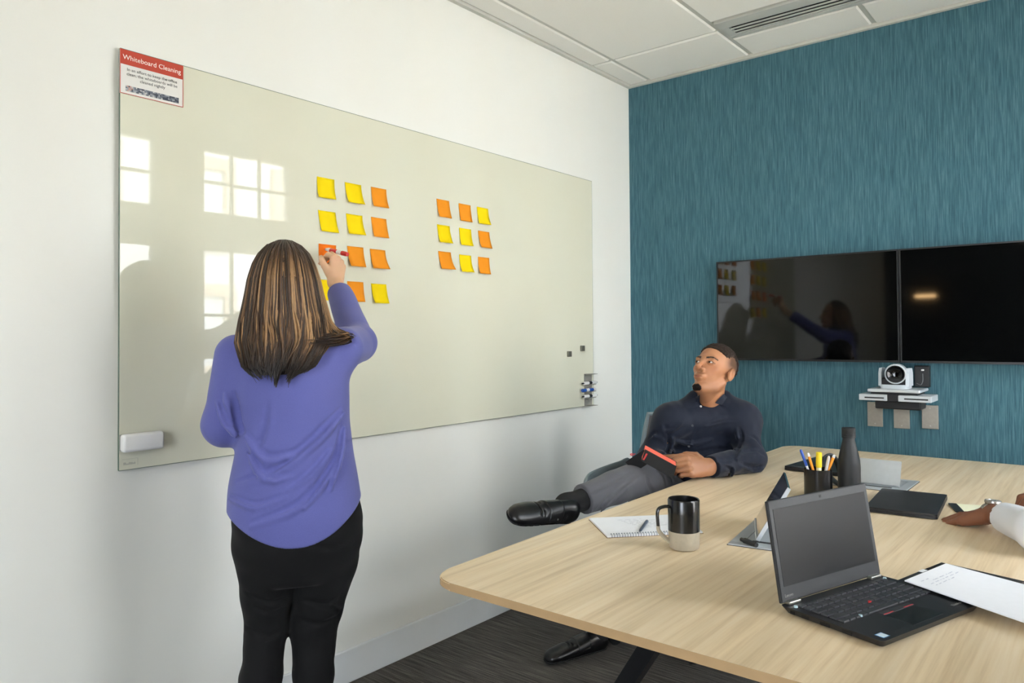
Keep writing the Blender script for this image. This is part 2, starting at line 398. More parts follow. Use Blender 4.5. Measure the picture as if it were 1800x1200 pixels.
# ------------------------------------------------------------------ glass whiteboard and what hangs on it
BY0, BY1, BZ0, BZ1 = .9454, 3.4266, .9045, 2.1245
brd = thing('glass_whiteboard', 'large cream back-painted glass whiteboard mounted on the white wall', 'whiteboard', (0, BY0, BZ0))
LB, HB = BY1-BY0, BZ1-BZ0
obj('glass_panel', bxm((.014, 0, 0), (.020, LB, HB), .001, 1), GLASSB, brd)
EDGE = mat('dark_green_glass_edge', (92, 112, 98), .15, noise=.03, nscale=30)
for lo, hi in (((.013, -.0012, 0), (.0195, 0, HB)), ((.013, LB, 0), (.0195, LB+.0012, HB)), ((.013, 0, -.0012), (.0195, LB, 0)), ((.013, 0, HB), (.0195, LB, HB+.0012))): obj('glass_edge', bxm(lo, hi), EDGE, brd)
for y in (.25, LB/2, LB-.25):
    for z in (.2, HB-.2): obj('wall_spacer', bxm((0, y-.03, z-.03), (.014, y+.03, z+.03)), BLACKP, brd)
bm = nbm(); rnd = random.Random(2)
box(bm, (.0200, .008, .030), (.0203, .052, .0306)); box(bm, (.0200, .052, .010), (.0203, .0526, .0306))
for k in range(9): y = .012+k*.0038; box(bm, (.0200, y, .014), (.0203, y+.0027, .014+rnd.uniform(.003, .0075)))
obj('maker_mark', bm, mat('grey_etched_mark', (176, 176, 160), .5, noise=.02), brd)
GX = .0206                         # front of the glass
# cleaning sign
sg = thing('cleaning_sign', 'white card with a red Whiteboard Cleaning header on the whiteboard corner', 'sign', (GX, .943, 1.994))
SW, SH = .188, .129
REDM = mat('red_print', (190, 62, 38), .55, noise=.03, nscale=30)
obj('card', bxm((0, 0, 0), (.002, SW, SH)), mat('sign_white_card', (226, 224, 218), .6, noise=.01, nscale=40), sg)
obj('red_header', bxm((.002, 0, SH-.043), (.0024, SW, SH)), REDM, sg)
bm = nbm()
for lo, hi in (((.002, 0, 0), (.0024, .0018, SH-.043)), ((.002, SW-.0018, 0), (.0024, SW, SH-.043)), ((.002, .0018, 0), (.0024, SW-.0018, .0018))): box(bm, lo, hi)
obj('red_border', bm, REDM, sg)
for body, size, y, z, c, bold, al in (('Whiteboard Cleaning', .0198, SW/2, SH-.028, (246, 238, 228), .0, 'CENTER'), ('In an effort to keep the office\nclean, the whiteboards will be\ncleaned nightly', .0125, SW/2, SH-.060, (70, 74, 74), .0, 'CENTER')):
    o = obj('lettering', textmesh(body, size, al, bold, .0001, 1.0, 1.05 if size < .015 else 1), None, sg); o.data.materials.append(mat('print_%d' % c[0], c, .6, noise=.02))
    place(o, (.0026, y, z), (0, 1, 0), (0, 0, 1), (1, 0, 0))
# blurred mosaic strip under the sentence: two rows of small grey squares
bm = nbm(); rnd = random.Random(3); mos = [mat('mosaic_%d' % k, c, .7, noise=.02) for k, c in enumerate(((66, 72, 84), (104, 110, 122), (150, 154, 160), (190, 190, 188), (196, 150, 136)))]
for a in range(38):
    for b_ in range(4):
        y = .016+a*.00415; z = .009+b_*.0042; wgt = a/38
        k = min(3, max(0, int(rnd.gauss(2.6-1.6*wgt, 1.1))))
        if 1 <= a <= 4 and rnd.random() < .6: k = 4
        box(bm, (.002, y, z), (.0024, y+.00415, z+.0042), mat_i=k)
obj('mosaic_strip', mesh_from('mosaic_strip', bm, mos), None, sg)
# sticky notes : (column, row) pixel corners -> position on the glass
YELLOW = mat('yellow_note_paper', (244, 214, 6), .75, spec=.2, noise=.02, nscale=30)
ORANGE = mat('orange_note_paper', (240, 150, 34), .75, spec=.2, noise=.02, nscale=30)
DORANGE = mat('deep_orange_note_paper', (240, 118, 22), .75, spec=.2, noise=.02, nscale=30)
def note_mesh(name, m, curl, skew, twist):
    bm = nbm(); n = 8; S = .0762; top = []
    g = {}
    for i in range(n+1):
        for j in range(5):
            s = i/n; t = j/4
            x = .0006+.012*curl*max(0, s-.18)**2*(1+twist*(t-.5)); y = t*S+skew*s*S; z = -s*S*(1-.01*curl*s)
            for k, dx in ((0, 0), (1, .0005)): g[i, j, k] = bm.verts.new((x+dx, y, z))
    for i in range(n):
        for j in range(4):
            for k in (0, 1): bm.faces.new((g[i, j, k], g[i+1, j, k], g[i+1, j+1, k], g[i, j+1, k]))
    for i in range(n):
        for j in (0, 4): bm.faces.new((g[i, j, 0], g[i+1, j, 0], g[i+1, j, 1], g[i, j, 1]))
    for j in range(4):
        for i in (0, n): bm.faces.new((g[i, j, 0], g[i, j+1, 0], g[i, j+1, 1], g[i, j, 1]))
    return mesh_from(name, bm, m, True)
ROWS4 = ('top row', 'second row', 'third row', 'bottom row'); ROWS3 = ('top row', 'middle row', 'bottom row')
BIG = [[(557, 310, 'y', 0), (606, 320, 'y', .1), (652, 328, 'o', .07)], [(559, 369, 'y', .13), (608, 375, 'y', .1), (652, 381, 'o', .12)],
       [(560, 428, 'd', .0), (610, 432, 'o', .09), (650, 437, 'o', .13)], [(560, 491, 'y', .1), (610, 494, 'o', .06), (652, 498, 'y', .12)]]
SML = [[(767, 349, 'd2', .12), (806, 357, 'd2', .08), (838, 363, 'y', .1)], [(768, 394, 'y', .12), (807, 400, 'y', .05), (840, 405, 'd2', .15)], [(770, 441, 'd2', .16), (807, 447, 'y', .08), (840, 451, 'd2', .04)]]
rnd = random.Random(11)
for grid, rows, nm in ((BIG, ROWS4, 'larger grid'), (SML, ROWS3, 'smaller grid')):
    for r, row in enumerate(grid):
        for c, (u, v, k, sk) in enumerate(row):
            p = atx(u, v, GX); m = {'y': YELLOW, 'o': ORANGE, 'd': DORANGE, 'd2': ORANGE}[k]
            o = obj('sticky_note', note_mesh('sticky_note', m, rnd.uniform(.9, 1.9), sk, rnd.uniform(-.5, .7)), None); o.location = (GX, p[1], p[2])
            col = 'yellow' if k == 'y' else ('deep orange' if k == 'd' else 'orange')
            side = ('first column, nearest the sign', 'middle column', 'last column, towards the teal wall')[c]
            tag(o, '%s sticky note, %s of the %s, %s' % (col, rows[r], nm, side), 'sticky note', 'sticky notes on the whiteboard')
# eraser, magnets, pen holder, markers
er = thing('whiteboard_eraser', 'white rounded magnetic eraser on the lower corner of the whiteboard', 'eraser', (GX, .942, .958))
obj('shell', bxm((.008, 0, 0), (.036, .118, .052), .009, 4), WHITEP, er, True); obj('felt_pad', bxm((0, .003, .003), (.008, .115, .049), .001, 1), mat('grey_felt', (140, 142, 140), .9, noise=.08, nscale=200), er)
MAG = mat('grey_magnet_metal', (132, 130, 118), .35, metal=.6, noise=.05, nscale=60)
for (u, v), lab in (((1002, 622), 'small square grey magnet on the whiteboard, the one farther from the teal wall'), ((1025, 612), 'small square grey magnet on the whiteboard, the one closer to the teal wall')):
    p = atx(u, v, .03); o = obj('square_magnet', bxm((0, -.0145, -.0145), (.011, .0145, .0145), .0012, 2), MAG); o.location = (GX, p[1], p[2]); tag(o, lab, 'magnet', 'square magnets on the whiteboard')
hd = thing('marker_holder', 'grey metal marker holder clipped over the whiteboard edge', 'pen holder', (GX, 3.335, .905))
obj('back_plate', bxm((0, 0, 0), (.0025, .072, .172), .0006, 1), NICKEL, hd)
for z in (0, .169): obj('lip', bxm((.0025, 0, z), (.04, .072, z+.0025), .0006, 1), NICKEL, hd)
for z in (.042, .075, .112): obj('shelf', bxm((.0025, 0, z), (.03, .072, z+.002), .0006, 1), NICKEL, hd)
BLACKINK = mat('black_marker_plastic', (24, 25, 27), .35, noise=.04, nscale=60); BLUEINK = mat('blue_marker_plastic', (28, 84, 172), .35, noise=.04, nscale=60); REDINK = mat('red_marker_plastic', (206, 38, 40), .35, noise=.04, nscale=60)
def marker(label, ink, a, b, band=True, tipm=None):
    Mx, L = frame_to(a, b); r = .0085
    t = thing('marker', label, 'marker', a); inv = Matrix.Translation(-Vector(a)) @ Mx
    def part(nm, prof, m): bm = nbm(); lathe(bm, prof, 24, inv); return obj(nm, bm, m, t, True)
    return t, part, L, r
for z, ink, lab, inkm, flip in ((.114, 'black', 'white marker with black band in the upper slot of the holder', BLACKINK, 0), (.077, 'blue', 'blue capped marker in the middle slot of the holder', BLUEINK, 1), (.044, 'black', 'white marker with black band in the lower slot of the holder', BLACKINK, 0)):
    y0, y1 = 3.335-.042, 3.335+.10
    x = GX+.016; zz = .905+z+.0085
    t, part, L, r = marker(lab, inkm, (x, y0, zz), (x, y1, zz))
    if not flip:
        part('barrel', [(0, .012), (r*.8, .013), (r, .018), (r, L-.012), (r*.7, L-.006), (0, L-.006)], WHITEP)
        part('band', [(r*1.04, .058), (r*1.04, .085), (r*.9, .085)], inkm); part('nib_cap', [(0, 0), (r*.45, 0), (r*.55, .012), (0, .013)], inkm); part('end_cap', [(0, L), (r*.5, L), (r*.7, L-.007), (0, L-.008)], inkm)
    else:
        part('cap', [(0, 0), (r*1.08, .001), (r*1.12, .03), (r*.9, .034)], inkm); part('barrel', [(r*.95, .03), (r, .035), (r, L-.02), (r*.6, L-.01), (0, L-.01)], WHITEP); part('band', [(r*1.03, .06), (r*1.03, .1), (r*.9, .1)], BLUEINK)
# ------------------------------------------------------------------ screens, camera, plates on the teal wall
TVZ0, TVZ1 = 1.146, 1.6725
for x0, x1, lab in ((.565, 1.4545, 'wide black wall screen closer to the white wall, above the seated man'), (1.4575, 2.347, 'wide black wall screen farther from the white wall, above the plates')):
    tv = thing('wall_screen', lab, 'screen', (x0, YB-.06, TVZ0), 0, 'pair of wall screens'); W_ = x1-x0; Hh = TVZ1-TVZ0
    obj('casing', bxm((0, .004, 0), (W_, .045, Hh), .003, 2), BLACKP, tv)
    bz = nbm()
    for lo, hi in (((0, 0, 0), (W_, .004, .010)), ((0, 0, Hh-.007), (W_, .004, Hh)), ((0, 0, .01), (.007, .004, Hh-.007)), ((W_-.007, 0, .01), (W_, .004, Hh-.007))): box(bz, lo, hi)
    obj('bezel', bz, BLACKS, tv)
    obj('display', bxm((.007, .0012, .01), (W_-.007, .004, Hh-.007)), SCREEN, tv)
    obj('wall_mount', bxm((W_/2-.2, .045, Hh/2-.15), (W_/2+.2, .06, Hh/2+.15)), BLACKS, tv)
# bracket + camera
cx0, cy = 1.458, YB
sh = thing('camera_shelf', 'silver and black wall bracket holding the conference camera', 'bracket', (1.314, YB, .97))
obj('wall_box', bxm((.045, -.12, -.035), (.235, -.001, .004), .006, 2), BLACKP, sh)
for x0, x1 in ((.0, .118), (.163, .294)):
    b_ = obj('silver_bar', bxm((x0, -.215, .009), (x1, -.06, .037), .003, 2), SILVER, sh)
    obj('slot', bxm((x0+.025, -.2165, .019), (x1-.012, -.214, .025)), BLACKP, b_)
obj('centre_block', bxm((.118, -.21, .007), (.163, -.001, .04), .002, 1), BLACKP, sh)
obj('riser', bxm((.045, -.19, .037), (.235, -.03, .048)), BLACKP, sh)
obj('top_plate', bxm((.036, -.215, .048), (.25, -.02, .062), .005, 3), SILVER, sh)
cm = thing('conference_camera', 'silver and black pan-tilt conference camera on the wall bracket', 'camera', (1.45, YB-.125, 1.0325))
GREYC = mat('silver_grey_plastic', (196, 204, 210), .35, noise=.02, nscale=60)
bm = nbm(); prism(bm, rrect(-.06, -.055, .06, .055, .03, 6), 0, .018); obj('base', bm, GREYC, cm, True)
for s in (-1, 1):
    bm = nbm(); pr = [(-.05, .012), (.05, .012), (.046, .07), (.03, .092), (-.03, .092), (-.046, .07)]
    x0 = s*.05; vs0 = [bm.verts.new((x0, p[0], p[1])) for p in pr]; vs1 = [bm.verts.new((x0+s*.013, p[0]*.9, p[1])) for p in pr]
    bm.faces.new(vs0); bm.faces.new(vs1[::-1])
    for k in range(6): bm.faces.new((vs0[k], vs0[(k+1) % 6], vs1[(k+1) % 6], vs1[k]))
    obj('side_arm', bm, GREYC, cm)
obj('lower_body', bxm((-.05, -.046, .014), (.05, .046, .05), .008, 2), BLACKP, cm)
hm = Matrix.Translation((0, .045, .066)) @ Matrix.Rotation(.10, 4, 'Z') @ Matrix.Rotation(PI/2, 4, 'X')
bm = nbm(); lathe(bm, [(0, -.005), (.036, -.004), (.044, .01), (.046, .085), (.044, .095), (.039, .096), (.037, .088)], 40, hm); obj('camera_head', bm, GREYC, cm, True)
bm = nbm(); lathe(bm, [(.0375, .090), (.03, .084), (.022, .076), (.012, .074), (0, .074)], 40, hm); obj('lens', bm, SCREEN, cm, True)
bm = nbm(); lathe(bm, [(.0376, .09), (.0385, .0965), (.036, .0975), (.034, .088)], 40, hm); obj('lens_ring', bm, BLACKS, cm, True)
bx = thing('wall_connector_box', 'black wall connector box with a short cable behind the conference camera', 'connector box', (1.508, YB, 1.035))
obj('box_body', bxm((0, -.035, 0), (.062, 0, .098), .004, 2), BLACKP, bx); obj('knob', bxm((.03, -.042, .075), (.042, -.035, .082), .002, 2), WHITEP, bx)
bm = nbm(); tube(bm, arc([(.036, -.038, .062), (.038, -.05, .03), (.03, -.052, .012), (.012, -.045, .018)], 6), .0016, 8); obj('cable', bm, mat('grey_cable', (120, 122, 124), .5), bx, True)
for x0, z0, z1, lab in ((1.298, .838, .955, 'brushed metal wall plate under the bracket, closest to the white wall'), (1.413, .836, .955, 'brushed metal wall plate under the middle of the bracket'), (1.531, .843, .952, 'brushed metal wall plate standing clear beside the bracket')):
    pl = thing('wall_plate', lab, 'wall plate', (x0, YB, z0), 0, 'wall plates below the camera')
    obj('plate', bxm((0, -.007, 0), (.068, 0, z1-z0), .0025, 2), NICKEL, pl)
    for z in (.014, z1-z0-.014):
        bm = nbm(); lathe(bm, [(0, .002), (.003, .0015), (.0034, 0)], 16, Matrix.Translation((.034, -.007, z)) @ Matrix.Rotation(PI/2, 4, 'X')); obj('screw', bm, STEEL, pl, True)
# ------------------------------------------------------------------ table
TZ = .735
CXT = 1.60
def tedge(y): return 1.012-.02*(y-1.2)-.004*(y-1.2)*(3.7-y)
tb = thing('conference_table', 'long pale oak conference table with rounded corners and slanted black legs', 'table', (CXT, 2.4, 0))
pts = []
yn, yf = 1.202, 3.72
ysamp = [yn+.09]+[yn+.09+(yf-.17-yn)*k/10 for k in range(1, 11)]
left = [(tedge(y), y) for y in ysamp]
def cornerpts(c, a0, a1, r, n=7): return [(c[0]+r*math.cos(a0+(a1-a0)*k/n), c[1]+r*math.sin(a0+(a1-a0)*k/n)) for k in range(n+1)]
r = .075
L0 = tedge(yn+r); Lf = tedge(yf-r)
outl = cornerpts((L0+r, yn+r), 1.5*PI, PI, r)+left[1:-1]+cornerpts((Lf+r, yf-r), PI, PI/2, r)
outl += [(2*CXT-x, y) for x, y in outl[::-1]]
bm = nbm(); prism(bm, [(x-CXT, y-2.4) for x, y in outl], TZ-.018, TZ)
e = [x for x in bm.edges if abs(x.verts[0].co.z-x.verts[1].co.z) < 1e-6]
bmesh.ops.bevel(bm, geom=e, offset=.0025, segments=2, affect='EDGES')
EDGEW = mat('oak_edge_band', (176, 146, 106), .45, noise=.06, nscale=25)
bm.normal_update()
for f in bm.faces:
    if abs(f.normal.z) < .5: f.material_index = 1
o = obj('table_top', mesh_from('table_top', bm, [WOOD, EDGEW]), None, tb)
for sy in (-1, 1):
    for sx in (-1, 1):
        a = Vector((sx*.16+(-.0), sy*.55, TZ-.05)); b_ = Vector((sx*.60-.0, sy*.22, .0))
        if sy < 0: a = Vector((sx*.20, -.5, TZ-.02)); b_ = Vector((sx*.651, -.5, .0))
        else: a = Vector((sx*.20, .75, TZ-.02)); b_ = Vector((sx*.651, .75, 0))
        d = (b_-a).normalized(); s = Vector((sx, 0, 0))
        bm = nbm(); u = Vector((0, 0, 1)).cross(d).normalized(); n = d.cross(u)
        q = [bm.verts.new(p+u*i*.032+n*j*.028) for p in (a, b_) for i, j in ((-1, -1), (1, -1), (1, 1), (-1, 1))]
        for v in q[4:]: v.co.z = 0
        bm.faces.new(q[:4]); bm.faces.new(q[4:][::-1])
        for k in range(4): bm.faces.new((q[k], q[(k+1) % 4], q[4+(k+1) % 4], q[4+k]))
        obj('leg', bm, BLACKS, tb)
obj('under_frame', bxm((-.13, -1.0, TZ-.075), (.13, 1.0, TZ-.018), .004, 1), BLACKS, tb)
# power hubs
LGREY = mat('pale_grey_anodised', (196, 202, 206), .35, metal=.5, noise=.03, nscale=60)
def hub(label, loc, rz, wx, wy, hinge, flapm, flap):
    h = thing('power_hub', label, 'power hub', loc, rz, 'power hubs set in the table')
    bm = nbm()
    for lo, hi in (((0, 0, 0), (wx, .03, .004)), ((0, wy-.03, 0), (wx, wy, .004)), ((0, .03, 0), (.03, wy-.03, .004)), ((wx-.03, .03, 0), (wx, wy-.03, .004))): box(bm, lo, hi, .001, 1)
    obj('frame', bm, LGREY, h); obj('shadow_gap', bxm((-.002, -.002, 0), (wx+.002, wy+.002, .0012)), BLACKP, h)
    obj('socket_tray', bxm((.032, .032, 0), (wx-.032, wy-.032, .0028), .0005, 1), LGREY, h); obj('socket_strip', bxm((.05, .05, .0028), (wx-.05, .062, .0038)), BLACKP, h)
    a, b_, c = (Vector(p) for p in flap)     # hinge start, hinge end, opening vector
    n = (b_-a).cross(c).normalized()*.006
    bm = nbm(); q = [bm.verts.new(p+k*n) for k in (0, 1) for p in (a, b_, b_+c, a+c)]
    for f in ((0, 1, 2, 3), (7, 6, 5, 4), (0, 4, 5, 1), (1, 5, 6, 2), (2, 6, 7, 3), (3, 7, 4, 0)): bm.faces.new([q[i] for i in f])
    fl = obj('flap', bm, flapm, h)
    bm = nbm(); tube(bm, [a, b_], .003, 10); obj('hinge', bm, LGREY, h, True)
    bm = nbm(); ed = (b_-a).normalized()*.007; q2 = [bm.verts.new(p+k*n*1.6-n*.3+j*ed) for k in (0, 1) for j in (-1, 0) for p in (a, a+c)]
    for f in ((0, 1, 3, 2), (4, 6, 7, 5), (0, 4, 5, 1), (2, 3, 7, 6), (0, 2, 6, 4), (1, 5, 7, 3)): bm.faces.new([q2[i] for i in f])
    obj('flap_end_cap', bm, LGREY, h)
    return h
HB1 = np.array([1.447, 1.866, TZ]); _c, _s = math.cos(.14), math.sin(.14)
def hloc(p): p = np.asarray(p, float); return (p[0]*_c+p[1]*_s, -p[0]*_s+p[1]*_c, p[2])
h1 = hub('open power hub with a mirror-bright flap beside the mug, a plug lying in it', tuple(HB1), .14, .23, .29, 0, MIRROR, (hloc(np.array([1.498, 1.933, .7435])-HB1), hloc(np.array([1.413, 2.144, .7435])-HB1), hloc((.074, .03, .14))))
bm = nbm(); A = atz(1303, 950, TZ+.006)-np.array([1.435, 1.868, TZ]); B = A+np.array([.052, -.028, 0])
Mx, L = frame_to(A, B); lathe(bm, [(0, 0), (.005, 0), (.0055, .012), (.0075, .014), (.006, L), (0, L)], 14, Mx); pg = obj('cable_plug', bm, BLACKP, None, True); pg.location = (1.435, 1.868, TZ+.0035)
tag(pg, 'small black cable plug lying on the power hub beside the mug', 'plug')
h2 = hub('open power hub with a pale grey flap behind the water bottle', (1.43, 2.83, TZ), .0, .235, .25, 0, LGREY, ((.030, .085, .006), (.205, .085, .006), (0, .035, .082)))
# ------------------------------------------------------------------ things on the table
# mug
mg = thing('mug', 'tall black mug with a bare stoneware base on the table', 'mug', (1.372, 1.768, TZ))
BLG = mat('black_mug_glaze', (20, 20, 20), .22, spec=.6, noise=.05, nscale=40); STW = mat('grey_stoneware', (176, 166, 146), .8, noise=.05, nscale=120, bump=.1, bscale=600)
R_ = .0395
bm = nbm(); lathe(bm, [(0, 0), (R_-.008, 0), (R_-.003, .003), (R_-.001, .01), (R_, .047), (R_-.0005, .047)], 56); obj('stoneware_base', bm, STW, mg, True)
bm = nbm(); lathe(bm, [(R_-.0004, .046), (R_+.0003, .047), (R_+.0006, .09), (R_+.0008, .124), (R_-.001, .1275), (R_-.0035, .126), (R_-.0045, .11), (R_-.005, .02), (0, .015)], 56); obj('glazed_body', bm, BLG, mg, True)
hd_ = -Vector(RR).normalized()*.97+Vector(TT).normalized()*.1; hd_.z = 0; hd_.normalize()
def hp(r, z): return (hd_*r)+Vector((0, 0, z))
path = arc([hp(R_-.003, .108), hp(R_+.012, .108), hp(R_+.026, .103), hp(R_+.030, .09), hp(R_+.0285, .06)], 6)
bm = nbm(); tube(bm, path, .0052, 12, flat=(1.25, .8)); obj('handle_glazed', bm, BLG, mg, True)
bm = nbm(); tube(bm, arc([hp(R_+.0285, .06), hp(R_+.026, .046), hp(R_+.012, .030), hp(R_-.003, .018)], 6), .0052, 12, flat=(1.25, .8)); obj('handle_bare', bm, STW, mg, True)
# spiral notepad and pen
A, B, C, D_ = (atz(u, v, TZ+.006)[:2] for u, v in ((1036, 910), (1060, 945), (1222, 936), (1200, 903)))
npd = thing('spiral_notepad', 'white spiral notepad with faint handwriting lying beside the mug', 'notepad', (A[0], A[1], TZ))
ex = (D_-A); Lx = .27; ex = ex/np.linalg.norm(ex); ey = np.array([ex[1], -ex[0]]); Ly = .20
def npw(a, b): return (ex[0]*a+ey[0]*b, ex[1]*a+ey[1]*b)
bm = nbm(); prism(bm, [npw(0, 0), npw(Lx, 0), npw(Lx, Ly), npw(0, Ly)], 0, .006); obj('page_block', bm, PAPER, npd)
bm = nbm(); prism(bm, [npw(-.002, -.002), npw(Lx+.002, -.002), npw(Lx+.002, Ly+.002), npw(-.002, Ly+.002)], -.0002, .0009); obj('back_cover', bm, mat('brown_card', (150, 120, 84), .8, noise=.05), npd)
bm = nbm()
for k in range(34):
    c = npw(.012+k*(Lx-.024)/33, Ly-.004)
    tube(bm, [(c[0]+ey[0]*.0065*math.cos(t), c[1]+ey[1]*.0065*math.cos(t), .004+.0062*math.sin(t)) for t in np.linspace(-.5, PI+.5, 9)], .0008, 5)
obj('wire_spiral', bm, mat('grey_wire', (120, 128, 140), .35, metal=.6), npd)['kind'] = 'stuff'
bm = nbm(); rnd = random.Random(5)
def scribble(bm, f, rows, z, hh=.0035, sx=.004):
    for (a0, a1, b0) in rows:
        a = a0
        while a < a1:
            wl = rnd.uniform(.006, .022); n = max(3, int(wl/sx)*3); pts = []
            for k in range(n+1):
                t = k/n; p = f(a+wl*t, b0+hh*math.sin(k*2.3+rnd.random())*rnd.uniform(.3, 1)); pts.append((p[0], p[1], z))
            for q0, q1 in zip(pts, pts[1:]):
                d = Vector(q1)-Vector(q0)
                if d.length < 1e-6: continue
                s = Vector((-d.y, d.x, 0)).normalized()*.0004; vs = [bm.verts.new(Vector(q)+sg_*s) for q, sg_ in ((q0, 1), (q1, 1), (q1, -1), (q0, -1))]; bm.faces.new(vs)
            a += wl+rnd.uniform(.004, .009)
scribble(bm, npw, [(.075, .15, .04), (.08, .2, .055), (.085, .2, .07), (.09, .2, .085), (.1, .22, .1), (.11, .2, .115), (.11, .17, .13)], .0063)
obj('handwriting', bm, mat('grey_pencil_writing', (132, 138, 152), .8), npd)
PENG = mat('slate_pen_plastic', (72, 84, 98), .35, noise=.03)
pa, pb = atz(1124, 934, TZ+.0105), atz(1142, 909, TZ+.0105)
pn = thing('ballpoint_pen', 'slate grey pen lying on the spiral notepad', 'pen', tuple(pa)); Mx, L = frame_to((0, 0, 0), tuple((pb-pa)/np.linalg.norm(pb-pa)*.125))
L = .125
bm = nbm(); lathe(bm, [(0, 0), (.001, .001), (.0035, .014), (.0044, .02), (.0044, L-.03), (.004, L-.028)], 16, Mx); obj('barrel', bm, PENG, pn, True)
bm = nbm(); lathe(bm, [(.0041, L-.03), (.0046, L-.028), (.0044, L-.004), (.002, L), (0, L)], 16, Mx); obj('cap', bm, mat('steel_blue_plastic', (96, 112, 128), .35), pn, True)

# laptops -------------------------------------------------------------
LAPM = mat('black_laptop_shell', (30, 31, 34), .42, noise=.05, nscale=50, bump=.04, bscale=1500)
BEZM = mat('dark_grey_screen_bezel', (50, 52, 55), .5, noise=.03, nscale=60)
LCD = mat('dark_matte_lcd', (24, 25, 27), .36, spec=.28, noise=.03, nscale=8)
KEYM = mat('black_key_cap', (56, 58, 62), .36, noise=.05, nscale=80); KEYBED = mat('key_bed', (14, 14, 15), .5)
PADM = mat('black_trackpad', (15, 15, 16), .35)
GREYP = mat('grey_badge', (150, 150, 146), .4, metal=.4)
o0 = atz(1374, 1064, TZ+.0155); h0 = atz(1556, 1008, TZ+.0155)
e1 = (h0-o0)[:2]; e1 = e1/np.linalg.norm(e1); ang = math.atan2(e1[1], e1[0])
LW, LD, LH = .336, .208, .0155
lp = thing('open_laptop', 'open black laptop with dark screen and keyboard on the near end of the table', 'laptop', (o0[0], o0[1], TZ), ang)
bm = nbm(); a_, b__, _f = prism(bm, rrect(0, -LD, LW, .004, .008, 4), .002, LH)
for v in a_: v.co.x = LW/2+(v.co.x-LW/2)*.945; v.co.y = -LD/2+(v.co.y+LD/2)*.93
for k in range(len(b__)): pass
obj('base', bm, LAPM, lp)
for x in (.03, LW-.03):
    for y in (-LD+.02, -.02): obj('rubber_foot', bxm((x-.012, y-.005, 0), (x+.012, y+.005, .002)), BLACKP, lp)
obj('keyboard_bed', bxm((.018, -.122, LH), (LW-.018, -.018, LH+.0006)), KEYBED, lp)
kcache = {}
def key(x, y, w_, h_):
    k = (round(w_, 4), round(h_, 4))
    if k not in kcache:
        bm = nbm(); box(bm, (0, 0, 0), (w_, h_, .0026))
        for v in bm.verts:
            if v.co.z > .001: v.co.x = .0009 if v.co.x < w_/2 else w_-.0009; v.co.y = .0007 if v.co.y < h_/2 else h_-.0007
        kcache[k] = mesh_from('key', bm, KEYM)
    o = obj('key', kcache[k], None, lp); o.location = (x, y, LH+.0006)
KX0, KX1 = .020, LW-.020; TW = KX1-KX0
rows = [(-.0305, .0105, [1]*16), (-.049, .0165, [1]*13+[2]), (-.0675, .0165, [1.5]+[1]*12+[1.5]), (-.086, .0165, [1.8]+[1]*11+[2.2]), (-.1045, .0165, [2.3]+[1]*10+[2.7]), (-.121, .0145, [1, 1, 1, 1, 5.2, 1, 1, 1, 1, 1, 1])]
for y, h_, ws in rows:
    tot = sum(ws); x = KX0
    for w_ in ws:
        wd = w_/tot*TW; key(x+.0009, y, wd-.0026, h_-.0022); x += wd
bm = nbm(); lathe(bm, [(0, .005), (.0028, .0046), (.0034, .003), (.003, 0)], 16); o = obj('red_pointing_stick', bm, REDINK, lp, True); o.location = (LW*.46, -.0875, LH+.0006)
PINK = mat('red_button_line', (190, 70, 74), .5)
obj('trackpad', bxm((.118, -LD+.012, LH), (.218, -.142, LH+.0004)), PADM, lp); obj('mouse_button', bxm((.118, -.140, LH), (.15, -.127, LH+.001)), KEYM, lp); obj('mouse_button', bxm((.186, -.140, LH), (.218, -.127, LH+.001)), KEYM, lp); obj('mouse_button', bxm((.151, -.140, LH), (.185, -.127, LH+.0012)), KEYM, lp)
obj('red_stripe', bxm((.119, -.1395, LH+.001), (.15, -.137, LH+.0014)), PINK, lp); obj('red_stripe', bxm((.186, -.1395, LH+.001), (.217, -.137, LH+.0014)), PINK, lp)
st = obj('sticker', bxm((.016, -LD+.008, LH), (.036, -LD+.026, LH+.0003)), mat('blue_sticker', (70, 130, 180), .4), lp); obj('sticker_label', bxm((.018, -LD+.0095, LH+.0003), (.034, -LD+.0245, LH+.0005)), mat('pale_sticker_label', (206, 224, 234), .4), st)
o = obj('badge', textmesh('ThinkPad', .0085, 'CENTER', .0001), None, lp); o.data.materials.append(GREYP); o.location = (LW-.045, -LD+.022, LH+.0003); o.rotation_euler = (0, 0, .0)
for x in (.012, LW-.048): obj('hinge', bxm((x, -.010, LH), (x+.036, .004, LH+.007), .002, 2), STEEL, lp)
for x, y in ((.014, -.022), (LW-.018, -.020), (.075, -.1185)):
    bm = nbm(); lathe(bm, [(0, .0032), (.0035, .0032), (.004, 0)], 14); o = obj('power_button' if x > .1 else 'indicator_key', bm, mat('pale_key_dot', (190, 214, 220), .4), lp, True); o.location = (x, y, LH+.0004)
for k, (y0, y1) in enumerate(((-.03, -.02), (-.06, -.045), (-.105, -.085), (-.15, -.13))): obj('side_port', bxm((-.0004, y0, .006), (.0005, y1, .012)), KEYBED, lp)
LIDH = .197; ph = .165
lid = nbm(); box(lid, (0, 0, 0), (LW, .0065, LIDH), .002, 2)
def lidm(o): o.location = (0, .000, LH+.003); o.rotation_euler = (-ph, 0, 0); return o
ld = lidm(obj('lid', lid, LAPM, lp))
obj('screen_bezel', bxm((.003, -.0008, .003), (LW-.003, .0002, LIDH-.003)), BEZM, ld)
obj('display', bxm((.013, -.0014, .030), (LW-.013, -.0007, LIDH-.017)), LCD, ld)
obj('webcam', bxm((LW/2-.003, -.0013, LIDH-.012), (LW/2+.003, -.0007, LIDH-.006), .0006, 1), KEYBED, ld)
